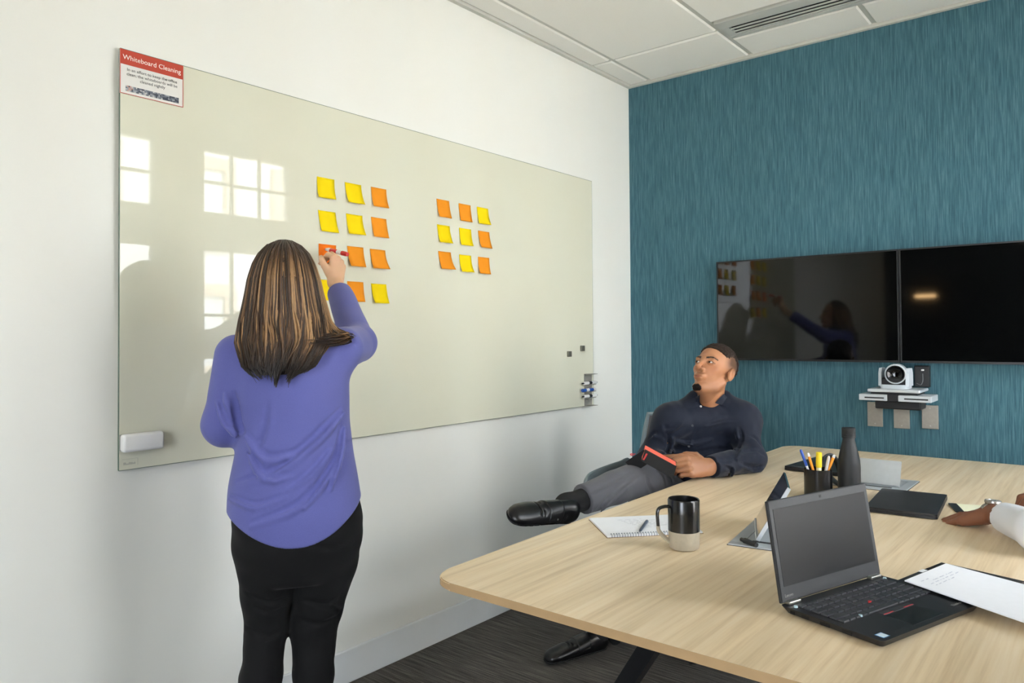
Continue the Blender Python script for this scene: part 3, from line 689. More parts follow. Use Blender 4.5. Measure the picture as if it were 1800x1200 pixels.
o = obj('maker_name', textmesh('Lenovo', .0085), None, ld); o.data.materials.append(GREYP); place(o, (.012, -.0010, .010), (1, 0, 0), (0, 0, 1), (0, -1, 0))
def closed_laptop(label, corners, grp):
    A, B, C = (np.array(p) for p in corners)      # front-left, front-right (long side), back-right corners in plan
    ex = B-A; L = np.linalg.norm(ex); a = math.atan2(ex[1], ex[0]); Dp = np.linalg.norm(C-B)
    t = thing('closed_laptop', label, 'laptop', (A[0], A[1], TZ), a, grp)
    bm = nbm(); prism(bm, rrect(0, 0, L, Dp, .008, 4), .002, .0105); obj('base', bm, LAPM, t)
    bm = nbm(); prism(bm, rrect(.0005, .0005, L-.0005, Dp-.0005, .008, 4), .0110, .0165); obj('lid', bm, LAPM, t)
    for x in (.03, L-.03):
        for y in (.02, Dp-.02): obj('rubber_foot', bxm((x-.012, y-.005, 0), (x+.012, y+.005, .0022)), BLACKP, t)
    for k in range(4): obj('side_port', bxm((.03+k*.03, -.0006, .005), (.046+k*.03, .0004, .009)), KEYBED, t)
    return t, L, Dp
q = [atz(u, v, TZ+.004)[:2] for u, v in ((1520, 897), (1648, 912), (1676, 872))]
ex = q[1]-q[0]; n = np.array([-ex[1], ex[0]])/np.linalg.norm(ex); q[2] = q[1]+n*.33
closed_laptop('closed black laptop lying beside the resting hand with the watch', q, 'closed laptops on the table')
q = [atz(u, v, TZ+.004)[:2] for u, v in ((1378, 826), (1402, 832))]
A = atz(1378, 824, TZ+.004)[:2]
ex = np.array([.96, -.10]); ex = ex/np.linalg.norm(ex); B2 = A+ex*.225; n = np.array([-ex[1], ex[0]]); t, L, Dp = closed_laptop('closed black laptop behind the pen cup, by the leaning elbow', (A, B2, B2+n*.335), 'closed laptops on the table')
o = obj('badge', textmesh('ThinkPad', .014), None, t); o.data.materials.append(GREYP); o.location = (.02, .02, .0167)
# folder and paper beside the open laptop
PF = [atz(u, v, TZ+.010)[:2] for u, v in ((1576, 1020), (1655, 988), (1672, 994), (1720, 1075))]
fd = thing('black_folder', 'thin black folder with a small white tag under the sheet of paper', 'folder', (PF[0][0], PF[0][1], TZ))
a_, b_ = PF[0], PF[1]; ex = (b_-a_)/np.linalg.norm(b_-a_); ny = np.array([ex[1], -ex[0]])
Lf = np.linalg.norm(b_-a_)
fcorn = [np.array([0, 0]), ex*Lf, ex*Lf+ny*.17, ny*.17]
bm = nbm(); prism(bm, [tuple(p) for p in fcorn], 0, .010); obj('cover', bm, LAPM, fd)
tg = atz(1622, 1003, TZ+.010)[:2]-PF[0]
bm = nbm(); prism(bm, [tuple(tg+ex*i*.012+ny*j*.005) for i, j in ((-1, -1), (1, -1), (1, 1), (-1, 1))], .010, .0106); obj('white_tag', bm, PAPER, fd)
pz = TZ+.0215
pp = [atz(u, v, pz)[:2] for u, v in ((1590, 1021), (1663, 991))]
ps = thing('paper_sheet', 'white sheet with a few handwritten lines lying across the folder and the open laptop', 'paper', (pp[0][0], pp[0][1], pz-.0005))
ex2 = (pp[1]-pp[0]); wl = np.linalg.norm(ex2); ex2 /= wl; ny2 = np.array([ex2[1], -ex2[0]])
def psw(a, b): return (ex2[0]*a+ny2[0]*b, ex2[1]*a+ny2[1]*b)
pe = [atz(u, v, pz)[:2]-pp[0] for u, v in ((1800, 1028), (1800, 1094))]; pq = [psw(wl, 0)+nrm(np.append(pe[0]-psw(wl, 0), 0))[:2]*.297, nrm(np.append(pe[1], 0))[:2]*.297]
bm = nbm(); prism(bm, [psw(0, 0), psw(wl, 0)]+[tuple(q) for q in pq], 0, .0022); obj('sheets', bm, PAPER, ps)
bm = nbm(); rnd = random.Random(9)
def psw2(a, b): return psw(a, b)
scribble(bm, psw2, [(.02, .06, .025), (.02, .15, .045), (.02, .10, .055), (.05, .14, .036)], .0024, .002, .003)
obj('handwriting', bm, mat('faint_grey_writing', (170, 176, 196), .8), ps)
# pen cup
cp = thing('pen_cup', 'black metal pen cup holding pens and a yellow highlighter', 'pen cup', (1.452, 2.60, TZ)); RC = .0445; HC = .094
bm = nbm(); lathe(bm, [(0, 0), (RC, 0), (RC, HC), (RC-.002, HC+.001), (RC-.003, HC), (RC-.003, .004), (0, .004)], 40); obj('cup_body', bm, mat('gloss_black_cup', (16, 16, 17), .25, noise=.05), cp, True)
def pen(name, label, cat, base, top, parts):
    A = Vector(base)+Vector((1.452, 2.60, TZ)); t = thing(name, label, cat, A, 0, 'pens in the cup'); d = (Vector(top)-Vector(base)); L = d.length; Mx, _ = frame_to((0, 0, 0), d)
    for nm, m, prof in parts:
        bm = nbm(); lathe(bm, [(r_, z*L) for r_, z in prof], 16, Mx); obj(nm, bm, m, t, True)
rv = Vector(RR); rv.z = 0; rv.normalize(); tv_ = Vector(TT); tv_.z = 0; tv_.normalize()
def cupp(a, b, z): return tuple(rv*a+tv_*b+Vector((0, 0, z)))
OR2 = mat('orange_pen_plastic', (240, 150, 30), .4, noise=.02); YE2 = mat('yellow_highlighter_plastic', (244, 214, 40), .35, noise=.02); BL2 = mat('blue_pen_plastic', (40, 84, 178), .35, noise=.02); CL2 = mat('clear_grey_pen_plastic', (206, 200, 196), .3, noise=.03)
pen('ballpoint_pen', 'blue capped pen leaning out of the pen cup', 'pen', cupp(-.004, 0, .008), cupp(-.056, -.004, .158), [('barrel', WHITEP, [(0, 0), (.004, .02), (.004, .66), (.0035, .67)]), ('cap', BL2, [(.0041, .64), (.0048, .65), (.0046, .97), (.003, 1), (0, 1)])])
pen('ballpoint_pen', 'orange pen leaning next to the blue pen in the pen cup', 'pen', cupp(.006, .004, .008), cupp(-.036, .006, .150), [('barrel', OR2, [(0, 0), (.0045, .02), (.0045, .9), (.004, .91)]), ('end_cap', WHITEP, [(.0042, .9), (.0046, .91), (.0035, .98), (0, 1)])])
pen('highlighter', 'yellow highlighter standing in the pen cup', 'highlighter', cupp(-.004, .01, .008), cupp(-.0005, .012, .152), [('barrel', mat('white_yellow_plastic', (246, 236, 190), .4), [(0, 0), (.0085, .02), (.0085, .66), (.008, .67)]), ('cap', YE2, [(.0086, .64), (.0098, .65), (.0094, .99), (.006, 1), (0, 1)])])
pen('ballpoint_pen', 'clear grey pen standing between the highlighter and the slanted orange pen', 'pen', cupp(.008, .006, .008), cupp(.034, .008, .138), [('barrel', CL2, [(0, 0), (.005, .02), (.0052, .95), (.003, 1), (0, 1)])])
pen('ballpoint_pen', 'orange pen slanting out of the cup towards the bottle', 'pen', cupp(.0, .0, .008), cupp(.055, .004, .142), [('barrel', OR2, [(0, 0), (.0045, .02), (.0048, .92), (.0045, .93)]), ('end_cap', WHITEP, [(.0047, .92), (.0049, .93), (.004, .98), (0, 1)])])
# bottle
bt = thing('water_bottle', 'matte black insulated water bottle with a ribbed screw cap', 'bottle', (1.535, 2.66, TZ)); BOT = mat('matte_black_bottle_coating', (34, 36, 38), .5, spec=.4, noise=.04, nscale=60)
bm = nbm(); lathe(bm, [(0, 0), (.032, 0), (.0345, .003), (.0355, .01), (.0355, .105), (.034, .128), (.029, .155), (.023, .18), (.0195, .196), (.0188, .206), (0, .206)], 48); obj('flask', bm, BOT, bt, True)
bm = nbm(); prof = [(.0185, .205), (.0215, .2055)]
for k in range(4): prof += [(.0218, .208+k*.006), (.0218, .212+k*.006), (.0211, .2125+k*.006)]
prof += [(.0218, .233), (.0218, .238), (.020, .2405), (0, .2408)]
lathe(bm, prof, 48); obj('screw_cap', bm, BOT, bt, True)
bt.scale = (1, 1, .965)
# black looped strap beside the bottle
hs = thing('black_strap_loop', 'stiff black strap standing in a narrow loop between pen cup and bottle', 'strap', tuple(atz(1474, 862, TZ)))
O_ = atz(1474, 862, TZ)
def sp(u, v, dz): return tuple(atd(u, v, 2.80)-O_+np.array([0, 0, dz]))
bm = nbm(); pth = arc([(.012, -.0, .0135), sp(1459, 838, 0), sp(1447, 820, 0), sp(1449, 805, 0), sp(1459, 800, 0), sp(1469, 808, 0), sp(1476, 825, 0), sp(1480, 848, 0), (.025, .005, .0135)], 8)
tube(bm, pth, .0085, 12, flat=(1.3, .75)); obj('band', bm, BLACKP, hs, True)
# pale legal pad with a black binding strip under the resting hand
A = atz(1667, 884, TZ+.004)[:2]; Bp = atz(1682, 900, TZ+.004)[:2]; C_ = atz(1679, 884, TZ+.004)[:2]
ey_ = nrm(np.append(Bp-A, 0))[:2]; ex_ = np.array([-ey_[1], ey_[0]])
pd = thing('legal_pad', 'pale yellow paper pad with a black binding strip under the hand with the watch', 'paper pad', (A[0], A[1], TZ))
def pdw(a, b): return (ex_[0]*a+ey_[0]*b, ex_[1]*a+ey_[1]*b)
bm = nbm(); prism(bm, [pdw(.022, 0), pdw(.15, 0), pdw(.15, .115), pdw(.022, .115)], 0, .004); obj('pages', bm, mat('pale_yellow_paper', (240, 238, 206), .8, noise=.01), pd)
bm = nbm(); prism(bm, [pdw(0, -.001), pdw(.0225, -.001), pdw(.0225, .116), pdw(0, .116)], 0, .0048); obj('binding_strip', bm, BLACKP, pd)
# ------------------------------------------------------------------ figure kit: signed-distance shapes meshed with surface nets
f4 = np.float32
def A3(p): return np.asarray(p, dtype=f4)
def smin(a, b, k):
    if k <= 0: return np.minimum(a, b)
    h = np.clip(.5+.5*(b-a)/k, 0, 1); return b+(a-b)*h-k*h*(1-h)
def smax(a, b, k): return -smin(-a, -b, k)
def cap(a, b, r0, r1=None, flat=None):
    a = A3(a); b = A3(b); r1 = r0 if r1 is None else r1; ab = b-a; L2 = float(ab@ab)+1e-12
    if flat is not None: n = A3(flat[0]); n = n/np.linalg.norm(n); kf = flat[1]
    def fn(p):
        q = p-a
        t = np.clip((q@ab)/L2, 0, 1)
        d = q-t[:, None]*ab
        if flat is not None: d = d+((kf-1)*(d@n))[:, None]*n
        return np.sqrt((d*d).sum(1))-(r0+(r1-r0)*t)
    return fn
def ell(c, r, rot=None):
    c = A3(c); r = A3(r); R_ = None if rot is None else A3(rot)
    def fn(p):
        q = p-c
        if R_ is not None: q = q@R_
        k0 = np.sqrt(((q/r)**2).sum(1)); k1 = np.sqrt(((q/(r*r))**2).sum(1))+1e-9
        return k0*(k0-1)/k1
    return fn
def loft(secs, org, ex, ey, ez):
    # sections (h, half width, half depth, centre x, centre y) along ez
    S = np.array(sorted(secs), dtype=f4); o = A3(org); B = np.stack([A3(ex), A3(ey), A3(ez)], 1)
    hs = np.linspace(S[0, 0], S[-1, 0], 80); tab = []
    for c in range(1, 5):
        y = np.interp(hs, S[:, 0], S[:, c]); ys_ = y.copy()
        for _ in range(6): ys_[1:-1] = .25*ys_[:-2]+.5*ys_[1:-1]+.25*ys_[2:]
        tab.append(ys_)
    def fn(p):
        q = (p-o)@B; h = q[:, 2]
        a, b, cx, cy = (np.interp(h, hs, t).astype(f4) for t in tab)
        x = (q[:, 0]-cx)/a; y = (q[:, 1]-cy)/b
        k0 = np.sqrt(x*x+y*y)+1e-6; k1 = np.sqrt((x/a)**2+(y/b)**2)+1e-6
        d = k0*(k0-1)/k1
        d = np.where(k0 < .3, -.7*np.minimum(a, b), d)
        return smax(d, np.maximum(S[0, 0]-h, h-S[-1, 0]), .02)
    return fn
def boxed(f, lo, hi, m=.03):
    lo = A3(lo)-f4(m); hi = A3(hi)+f4(m)
    def fn(p):
        out = np.full(len(p), .2, f4); k = ((p > lo) & (p < hi)).all(1)
        if k.any(): out[k] = f(p[k])
        return out
    return fn
class Shape:
    def __init__(s): s.ops = []
    def add(s, f, k=.02): s.ops.append((0, f, k)); return s
    def sub(s, f, k=.005): s.ops.append((1, f, k)); return s
    def cut(s, f, k=.002): s.ops.append((2, f, k)); return s     # intersect
    def disp(s, f): s.ops.append((3, f, 0)); return s
    def copy(s): q = Shape(); q.ops = list(s.ops); return q
    def __call__(s, p):
        d = None
        for op, f, k in s.ops:
            v = f(p)
            if d is None: d = v
            elif op == 0: d = smin(d, v, k)
            elif op == 1: d = smax(d, -v, k)
            elif op == 2: d = smax(d, v, k)
            else: d = d+v
        return d
def off(f, e): return lambda p: f(p)+f4(e)
def surfnet(f, lo, hi, h, newton=2):
    lo = np.array(lo, dtype=np.float64); n = (np.ceil((np.array(hi)-lo)/h)).astype(int)+1
    B = 12; nb = -(-n//B); N = nb*B
    V = np.full(tuple(N), 1.0, dtype=f4)
    bi = np.stack(np.meshgrid(*[np.arange(k) for k in nb], indexing='ij'), -1).reshape(-1, 3)
    cen = lo+(bi*B+(B-1)/2)*h; dc = f(cen.astype(f4)); lim = B*h*.87*1.35+.004
    loc = np.stack(np.meshgrid(*[np.arange(B)]*3, indexing='ij'), -1).reshape(-1, 3)
    act = np.abs(dc) < lim
    for k in np.where(~act)[0]:
        i, j, l = bi[k]*B; V[i:i+B, j:j+B, l:l+B] = 1.0 if dc[k] > 0 else -1.0
    ids = np.where(act)[0]
    for s in range(0, len(ids), 96):
        g = ids[s:s+96]; P = (lo+(bi[g][:, None, :]*B+loc[None])*h).reshape(-1, 3).astype(f4); d = f(P).reshape(len(g), B, B, B)
        for q, k in enumerate(g): i, j, l = bi[k]*B; V[i:i+B, j:j+B, l:l+B] = d[q]
    V[0], V[-1], V[:, 0], V[:, -1], V[:, :, 0], V[:, :, -1] = (np.maximum(x, 1e-4) for x in (V[0], V[-1], V[:, 0], V[:, -1], V[:, :, 0], V[:, :, -1]))
    ins = V < 0; c = np.zeros(tuple(N-1), dtype=np.int8)
    cor = [(i, j, k) for i in (0, 1) for j in (0, 1) for k in (0, 1)]
    def sl(a, o): return a[o[0]:N[0]-1+o[0], o[1]:N[1]-1+o[1], o[2]:N[2]-1+o[2]]
    for o in cor: c += sl(ins, o)
    ac = (c > 0) & (c < 8); idx = np.full(ac.shape, -1, dtype=np.int64); I = np.argwhere(ac); idx[ac] = np.arange(len(I))
    vals = {o: V[I[:, 0]+o[0], I[:, 1]+o[1], I[:, 2]+o[2]] for o in cor}
    acc = np.zeros((len(I), 3)); cnt = np.zeros(len(I))
    for a in cor:
        for ax in range(3):
            if a[ax]: continue
            b = list(a); b[ax] = 1; b = tuple(b); va, vb = vals[a], vals[b]; m = (va < 0) != (vb < 0)
            t = np.where(m, va/np.where(m, va-vb, 1), 0); pt = np.array(a, float)[None]+np.zeros((len(I), 3)); pt[:, ax] += t
            acc[m] += pt[m]; cnt += m
    P = lo+(I+acc/np.maximum(cnt, 1)[:, None])*h
    faces = []
    for ax in range(3):
        sa = [slice(None)]*3; sb = [slice(None)]*3; sa[ax] = slice(0, -1); sb[ax] = slice(1, None)
        e = ins[tuple(sa)] != ins[tuple(sb)]; E_ = np.argwhere(e); b1, b2 = (ax+1) % 3, (ax+2) % 3
        ok = (E_[:, b1] > 0) & (E_[:, b2] > 0) & (E_[:, b1] < N[b1]-1) & (E_[:, b2] < N[b2]-1); E_ = E_[ok]
        if not len(E_): continue
        q = []
        for d1, d2 in ((-1, -1), (0, -1), (0, 0), (-1, 0)):
            z = E_.copy(); z[:, b1] += d1; z[:, b2] += d2; q.append(idx[z[:, 0], z[:, 1], z[:, 2]])
        q = np.stack(q, 1); pos = ins[E_[:, 0], E_[:, 1], E_[:, 2]]
        q[~pos] = q[~pos][:, ::-1]; faces.append(q[(q >= 0).all(1)])
    Fq = np.concatenate(faces) if faces else np.zeros((0, 4), int)
    for _ in range(newton):
        p = P.astype(f4); d = f(p); g = np.stack([f(p+A3(e))-f(p-A3(e)) for e in np.eye(3)*h*.4], 1)/(h*.8); g2 = (g*g).sum(1)+1e-6
        st = -(d/np.maximum(g2, .25))[:, None]*g; ln = np.linalg.norm(st, axis=1); st *= np.minimum(1, .5*h/(ln+1e-9))[:, None]; P = P+st
    return P, Fq
def merge(parts):
    Ps, Fs, o = [], [], 0
    for P, Fq in parts: Ps.append(P); Fs.append(Fq+o); o += len(P)
    return np.concatenate(Ps), np.concatenate(Fs)
def npmesh(name, P, Fq, m, col=None, smooth=True):
    me = bpy.data.meshes.new(name); me.vertices.add(len(P)); me.vertices.foreach_set('co', np.asarray(P, f4).ravel())
    k = Fq.shape[1]; me.loops.add(len(Fq)*k); me.loops.foreach_set('vertex_index', Fq.astype(np.int32).ravel())
    me.polygons.add(len(Fq)); me.polygons.foreach_set('loop_start', np.arange(0, len(Fq)*k, k, dtype=np.int32)); me.polygons.foreach_set('loop_total', np.full(len(Fq), k, dtype=np.int32))
    me.update(calc_edges=True); me.validate()
    if smooth: me.polygons.foreach_set('use_smooth', np.ones(len(me.polygons), dtype=bool))
    if col is not None:
        a = me.color_attributes.new('Col', 'FLOAT_COLOR', 'POINT'); c4 = np.ones((len(P), 4), f4); c4[:, :3] = col; a.data.foreach_set('color', c4.ravel())
    me.materials.append(m); return me
def part_from(name, parent, mesh):
    o = bpy.data.objects.new(name, mesh); COL.objects.link(o); o.parent = parent
    o.matrix_parent_inverse = Matrix.Identity(4)
    pl = parent
    off_ = Vector((0, 0, 0))
    while pl is not None: off_ += pl.location; pl = pl.parent
    o.location = -off_
    return o
def march(f, u, v, t0, t1, n=400):
    t = np.linspace(t0, t1, n); P = (CAM[None]+ray(u, v)[None]*t[:, None]).astype(f4); d = f(P); i = np.argmax(d < 0)
    if not (d < 0).any(): i = int(np.argmin(d)); return P[i].astype(float)
    if i == 0: return P[0].astype(float)
    k = d[i-1]/(d[i-1]-d[i]+1e-9); return (P[i-1]+(P[i]-P[i-1])*k).astype(float)
def wob(amp, freq, seed, n=5, st=(1, 1, 1)):
    r = np.random.RandomState(seed); K = A3(r.normal(size=(n, 3))*freq*np.array(st)); ph = A3(r.uniform(0, 6.28, n))
    return lambda p: f4(amp)*np.sin(p@K.T+ph).mean(1)*1.6
def groove(shape, pix, t0, t1, r=.006, depth=.004, ridge=True, k=.01):
    base = shape.copy(); pts = [march(base, u, v, t0, t1) for u, v in arc([(*p, 0) for p in pix], 3) for u, v in [(u, v)]] if False else [march(base, q[0], q[1], t0, t1) for q in arc([(p[0], p[1], 0) for p in pix], 3)]
    up = np.array([0, 0, 1.0]); n = len(pts)-1
    g = Shape(); rd = Shape()
    for i, (a, b) in enumerate(zip(pts, pts[1:])):
        ta = min(1, 3*min(i, n-i)/n+.25); tb_ = min(1, 3*min(i+1, n-i-1)/n+.25)
        d = nrm(CAM-a)
        g.add(cap(a+d*(r-depth)*1.0, b+d*(r-depth), r*ta, r*tb_), .002)
        w_ = nrm(np.cross(b-a+1e-6, d)); w_ = w_*(1 if w_[2] < 0 else -1)
        rd.add(cap(a+w_*r*1.6-d*r*.6, b+w_*r*1.6-d*r*.6, r*1.05*ta, r*1.05*tb_), .002)
    lo = np.min(pts, 0)-r*2; hi = np.max(pts, 0)+r*2
    if ridge: shape.add(boxed(rd, lo, hi), k)
    shape.sub(boxed(g, lo, hi), k*.7)
# ---- hands
def rotv(v, ax, a): return np.asarray(Matrix.Rotation(a, 3, Vector(ax)) @ Vector(v))
def hand(wrist, d, n, left, curls, thumb=None, sc=1.0, spread=(.10, .02, -.06, -.14)):
    """capsules of a hand: wrist point, direction to the knuckles, back-of-hand normal"""
    d = nrm(d); n = nrm(n-np.dot(n, d)*d); y = np.cross(n, d)*(-1 if left else 1); w0 = np.asarray(wrist, float)
    def L(a, b, c): return w0+sc*(d*a+y*b+n*c)
    kn = [(.086, .027, .000), (.090, .008, .003), (.085, -.012, .001), (.076, -.030, -.004)]
    ln = [(.043, .025, .021), (.048, .029, .022), (.044, .027, .021), (.034, .020, .019)]
    rd = [(.0098, .0086, .0076), (.0100, .0088, .0078), (.0095, .0083, .0074), (.0085, .0074, .0066)]
    s = Shape(); s.add(cap(L(-.01, .010, 0), L(.02, .012, 0), .021*sc, .021*sc, (n, 1.25)), .01); s.add(cap(L(-.01, -.010, 0), L(.02, -.012, 0), .020*sc, .02*sc, (n, 1.25)), .012)
    for (a, b, c) in kn: s.add(cap(L(.018, b*.55, -.002), L(a-.004, b, c-.003), .0165*sc, .0118*sc), .012*sc)
    s.add(cap(L(.03, -.022, -.008), L(.065, -.026, -.008), .013*sc, .010*sc), .012); tips = []; F_ = Shape(); nails = []
    for i in range(4):
        p = L(*kn[i]); ax = np.cross(n, d); dirv = rotv(d, n, spread[i]*(-1 if left else 1)*(-1)); a = 0
        fs = Shape(); rr = rd[i]; r0 = rr[0]*1.08
        for j in range(3):
            a += curls[i][j]; dv = nrm(rotv(dirv, ax, a)); q = p+dv*ln[i][j]*sc; r1 = rr[j]
            fs.add(cap(p, q, r0*sc, r1*sc), .003); p = q; r0 = r1
        tips.append(p); nails.append((p, dv, nrm(rotv(n, ax, a)), rr[2]*sc)); F_.add(fs, .0015)
    th = thumb or [(.022, .026, -.010), (.052, .048, -.016), (.082, .058, -.020), (.106, .060, -.022)]
    T = [L(*q) for q in th]; ts = Shape(); ts.add(cap(T[0], T[1], .0165*sc, .0125*sc), .004); ts.add(cap(T[1], T[2], .0120*sc, .0105*sc), .004); ts.add(cap(T[2], T[3], .0102*sc, .0084*sc), .003)
    s.add(F_, .006*sc); s.add(ts, .009*sc)
    allp = np.array(tips+T+[L(-.02, 0, 0)]+[L(*k) for k in kn]); return s, allp.min(0)-.03, allp.max(0)+.03, tips, T, L, nails
# ---- head (local: x to the figure's left, y forward, z up; origin between the ears)
def head_shape(male=True):
    s = Shape()
    s.add(ell((0, -.014, .042), (.0735, .094, .082)), .01); s.add(ell((0, .036, -.018), (.0565, .058, .082)), .03)
    for x in (-1, 1):
        s.add(cap((x*.054, -.004, -.046), (x*.043, .020, -.080), .014, .013), .022); s.add(cap((x*.043, .020, -.080), (x*.014, .070, -.104), .0135, .0135), .018)
        s.add(ell((x*.043, .052, -.014), (.017, .017, .015)), .02)
    s.add(ell((0, .072, -.100), (.023, .020, .018)), .015)
    s.add(cap((-.036, .080, .022), (.036, .080, .022), .010), .016); s.add(ell((0, .078, .02), (.02, .018, .02)), .012)
    for x in (-1, 1): s.sub(ell((x*.032, .101, .006), (.019, .017, .0115)), .012)
    s.add(cap((0, .088, .016), (0, .114, -.024), .0068, .0096), .008); s.add(ell((0, .116, -.029), (.0112, .011, .0090)), .006)
    for x in (-1, 1): s.add(ell((x*.0135, .098, -.032), (.0078, .0105, .0078)), .006)
    for x in (-1, 1): s.sub(ell((x*.0075, .104, -.0395), (.0038, .005, .003)), .002)
    s.add(ell((0, .088, -.060), (.026, .014, .018)), .012)
    s.add(cap((-.015, .0955, -.0605), (.015, .0955, -.0605), .0046), .006); s.add(cap((-.012, .0950, -.0705), (.012, .0950, -.0705), .0056), .006)
    s.sub(cap((-.022, .0985, -.0652), (.022, .0985, -.0652), .0016), .003); s.sub(ell((0, .0985, -.083), (.017, .008, .004)), .007)
    for x in (-1, 1):    # eyelids around the eyeballs, open slit
        lid = Shape(); lid.add(ell((x*.031, .0765, .006), (.0158, .0150, .0138)), 0); lid.sub(ell((x*.031, .092, .0052), (.0132, .012, .0039)), .0015); s.add(lid, .0035)
    for x in (-1, 1):    # ears
        c, si = math.cos(.25), math.sin(.25); R_ = np.array([[1, 0, 0], [0, c, -si], [0, si, c]])
        er_ = Shape(); er_.add(ell((x*.0775, -.014, -.004), (.0095, .0185, .0315), R_), 0); er_.sub(ell((x*.0865, -.011, .001), (.0075, .0095, .017), R_), .004); er_.add(ell((x*.074, .0, -.006), (.006, .006, .008)), .004); s.add(er_, .006)
    return s
def xf(shape, org, B, sc=1.0):
    org = A3(org); B = A3(B)/f4(sc)      # columns x,y,z in world
    return lambda p: shape((p-org)@B)*f4(sc)
SKINM = m_vcol('skin', .46, .35, .12, .06, 900)
HAIR2 = m_vcol('short_hair', .75, .2, 0, .5, 700, nvar=.3)
HAIRM = m_vcol('hair', .38, .45, 0, 0, nvar=.12)
EYEW = mat('eye_white', (226, 220, 212), .15, spec=.6); EYEI = mat('dark_brown_iris', (40, 26, 18), .12, spec=.6)
NAILM = mat('fingernail', (214, 170, 148), .3)
def eyes(parent, org, B, gaze=(0, 1, 0), sc=1.0):
    B = np.asarray(B)
    for x in (-1, 1):
        c = np.asarray(org)+B@np.array([x*.031, .0765, .006])*sc; g = nrm(B@nrm(gaze)); R_ = .0132*sc
        Mx, _ = frame_to(tuple(c), tuple(c+g)); Mx = Matrix.Translation(-parent.location) @ Mx
        bm = nbm(); lathe(bm, [(R_*math.sin(a), R_*math.cos(a)) for a in np.linspace(PI, .55, 14)], 20, Mx); e = obj('eyeball', bm, EYEW, parent, True)
        bm = nbm(); lathe(bm, [(R_*math.sin(a), R_*math.cos(a)) for a in np.linspace(.57, 0, 5)], 20, Mx); obj('iris', bm, EYEI, e, True)
def skin_cols(P, base, org=None, B=None, male=True, sc=1.0, blush=1.0):
    c = np.tile(np.array(srgb(*base)), (len(P), 1))
    if org is not None:
        q = ((P-np.asarray(org))@np.asarray(B))/sc; x, y, z = q.T
        def g(c0, s): return np.exp(-((x-c0[0])/s[0])**2-((y-c0[1])/s[1])**2-((z-c0[2])/s[2])**2)
        lip = np.clip(g((0, .098, -.0655), (.017, .014, .0085))*1.6-.35, 0, 1); c = c*(1-lip[:, None]*.75)+np.array(srgb(146, 78, 66))*lip[:, None]*.75
        for sx in (-1, 1):
            t = np.clip((x*sx-.012)/.036, 0, 1); zb = .0215+.006*np.sin(t*2.4); on = (np.abs(z-zb) < .0046*(1.1-.55*t)) & (x*sx > .012) & (x*sx < .050) & (y > .045)
            c[on] = srgb(40, 27, 20)
            lash = (np.abs(((x*sx-.031)/.0145)**2+((z-.0052)/.0058)**2-1) < .42) & (y > .062); c[lash] = c[lash]*.45
        if male:
            st = np.clip(g((0, .105, -.050), (.026, .02, .007))*1.2, 0, 1)*.5; c = c*(1-st[:, None])+np.array(srgb(58, 42, 34))*st[:, None]
            jaw = np.clip((-z-.052)/.05, 0, 1)*(y > -.01)*.22; c = c*(1-jaw[:, None])+np.array(srgb(80, 60, 50))*jaw[:, None]
            fade = np.clip((z+.004)/.04, 0, 1)*np.clip((.038-y)/.035, 0, 1)*(np.abs(x) > .03)*.82
            fade = np.maximum(fade, np.clip((-y-.04)/.03, 0, 1)*np.clip((z+.03)/.04, 0, 1)*.7); c = c*(1-fade[:, None])+np.array(srgb(52, 42, 36))*fade[:, None]
        ch = np.clip(g((.045, .07, -.02), (.02, .03, .02))+g((-.045, .07, -.02), (.02, .03, .02))+g((0, .115, -.03), (.012, .012, .012)), 0, 1)*.18*blush
        c = c*(1-ch[:, None])+np.array(srgb(190, 104, 84))*ch[:, None]
    return c
def nail_parts(parent, nails, rgbm=None):
    for p, dv, nv, r in nails:
        s = nrm(np.cross(dv, nv)); bm = nbm(); c0 = p+dv*r*.15
        g = {}
        for i in range(4):
            for j in range(4):
                a = (i/3-.5)*1.5; b = (j/3-.35)*1.5*r
                g[i, j] = bm.verts.new(tuple(np.asarray(c0)+s*math.sin(a)*r*.98+nv*math.cos(a)*r*1.02+dv*b-np.array(parent.location)))
        for i in range(3):
            for j in range(3): bm.faces.new((g[i, j], g[i+1, j], g[i+1, j+1], g[i, j+1]))
        obj('fingernail', bm, rgbm or NAILM, parent, True)
# ------------------------------------------------------------------ standing woman writing on the board
WF = nrm((-.85, .53, 0)); WR = np.array([WF[1], -WF[0], 0]); WO = np.array([.47, 1.22, 0]); WU = np.array([0, 0, 1.0])
def wl(r, f, z): return WO+WR*r+WF*f+WU*z
wm = thing('person', 'woman in a loose periwinkle blouse and black trousers writing on the glass whiteboard', 'person', (WO[0], WO[1], 0))
WSK = (224, 180, 146)
# blouse
SH_R, EL_R, WR_R = wl(.130, .0, 1.250), wl(.200, .175, 1.262), wl(.158, .468, 1.476)
SH_L, EL_L, WR_L = wl(-.150, .0, 1.235), wl(-.178, .035, 1.045), wl(-.075, .245, 1.010)
torso = loft([(.70, .184, .135, .012, 0), (.80, .183, .142, .008, 0), (.88, .174, .136, .004, 0), (.96, .160, .126, .004, 0), (1.05, .152, .122, .0, 0), (1.12, .156, .120, -.002, .0), (1.20, .163, .112, -.008, .004), (1.255, .140, .095, -.012, .008), (1.30, .095, .075, -.018, .014), (1.335, .058, .058, -.022, .02)], WO, WR, WF, WU)
bl = Shape(); bl.add(torso, .02)
bl.add(cap(SH_R, EL_R, .062, .053), .045); cuffR = EL_R+(WR_R-EL_R)*.80
sl = Shape(); sl.add(cap(EL_R, cuffR, .053, .040), .02); bl.add(sl, .02)
sl2 = Shape(); sl2.add(cap(SH_L, EL_L, .058, .056), .03); sl2.add(cap(EL_L, EL_L+(WR_L-EL_L)*.72, .058, .050), .03); bl.add(sl2, .03)
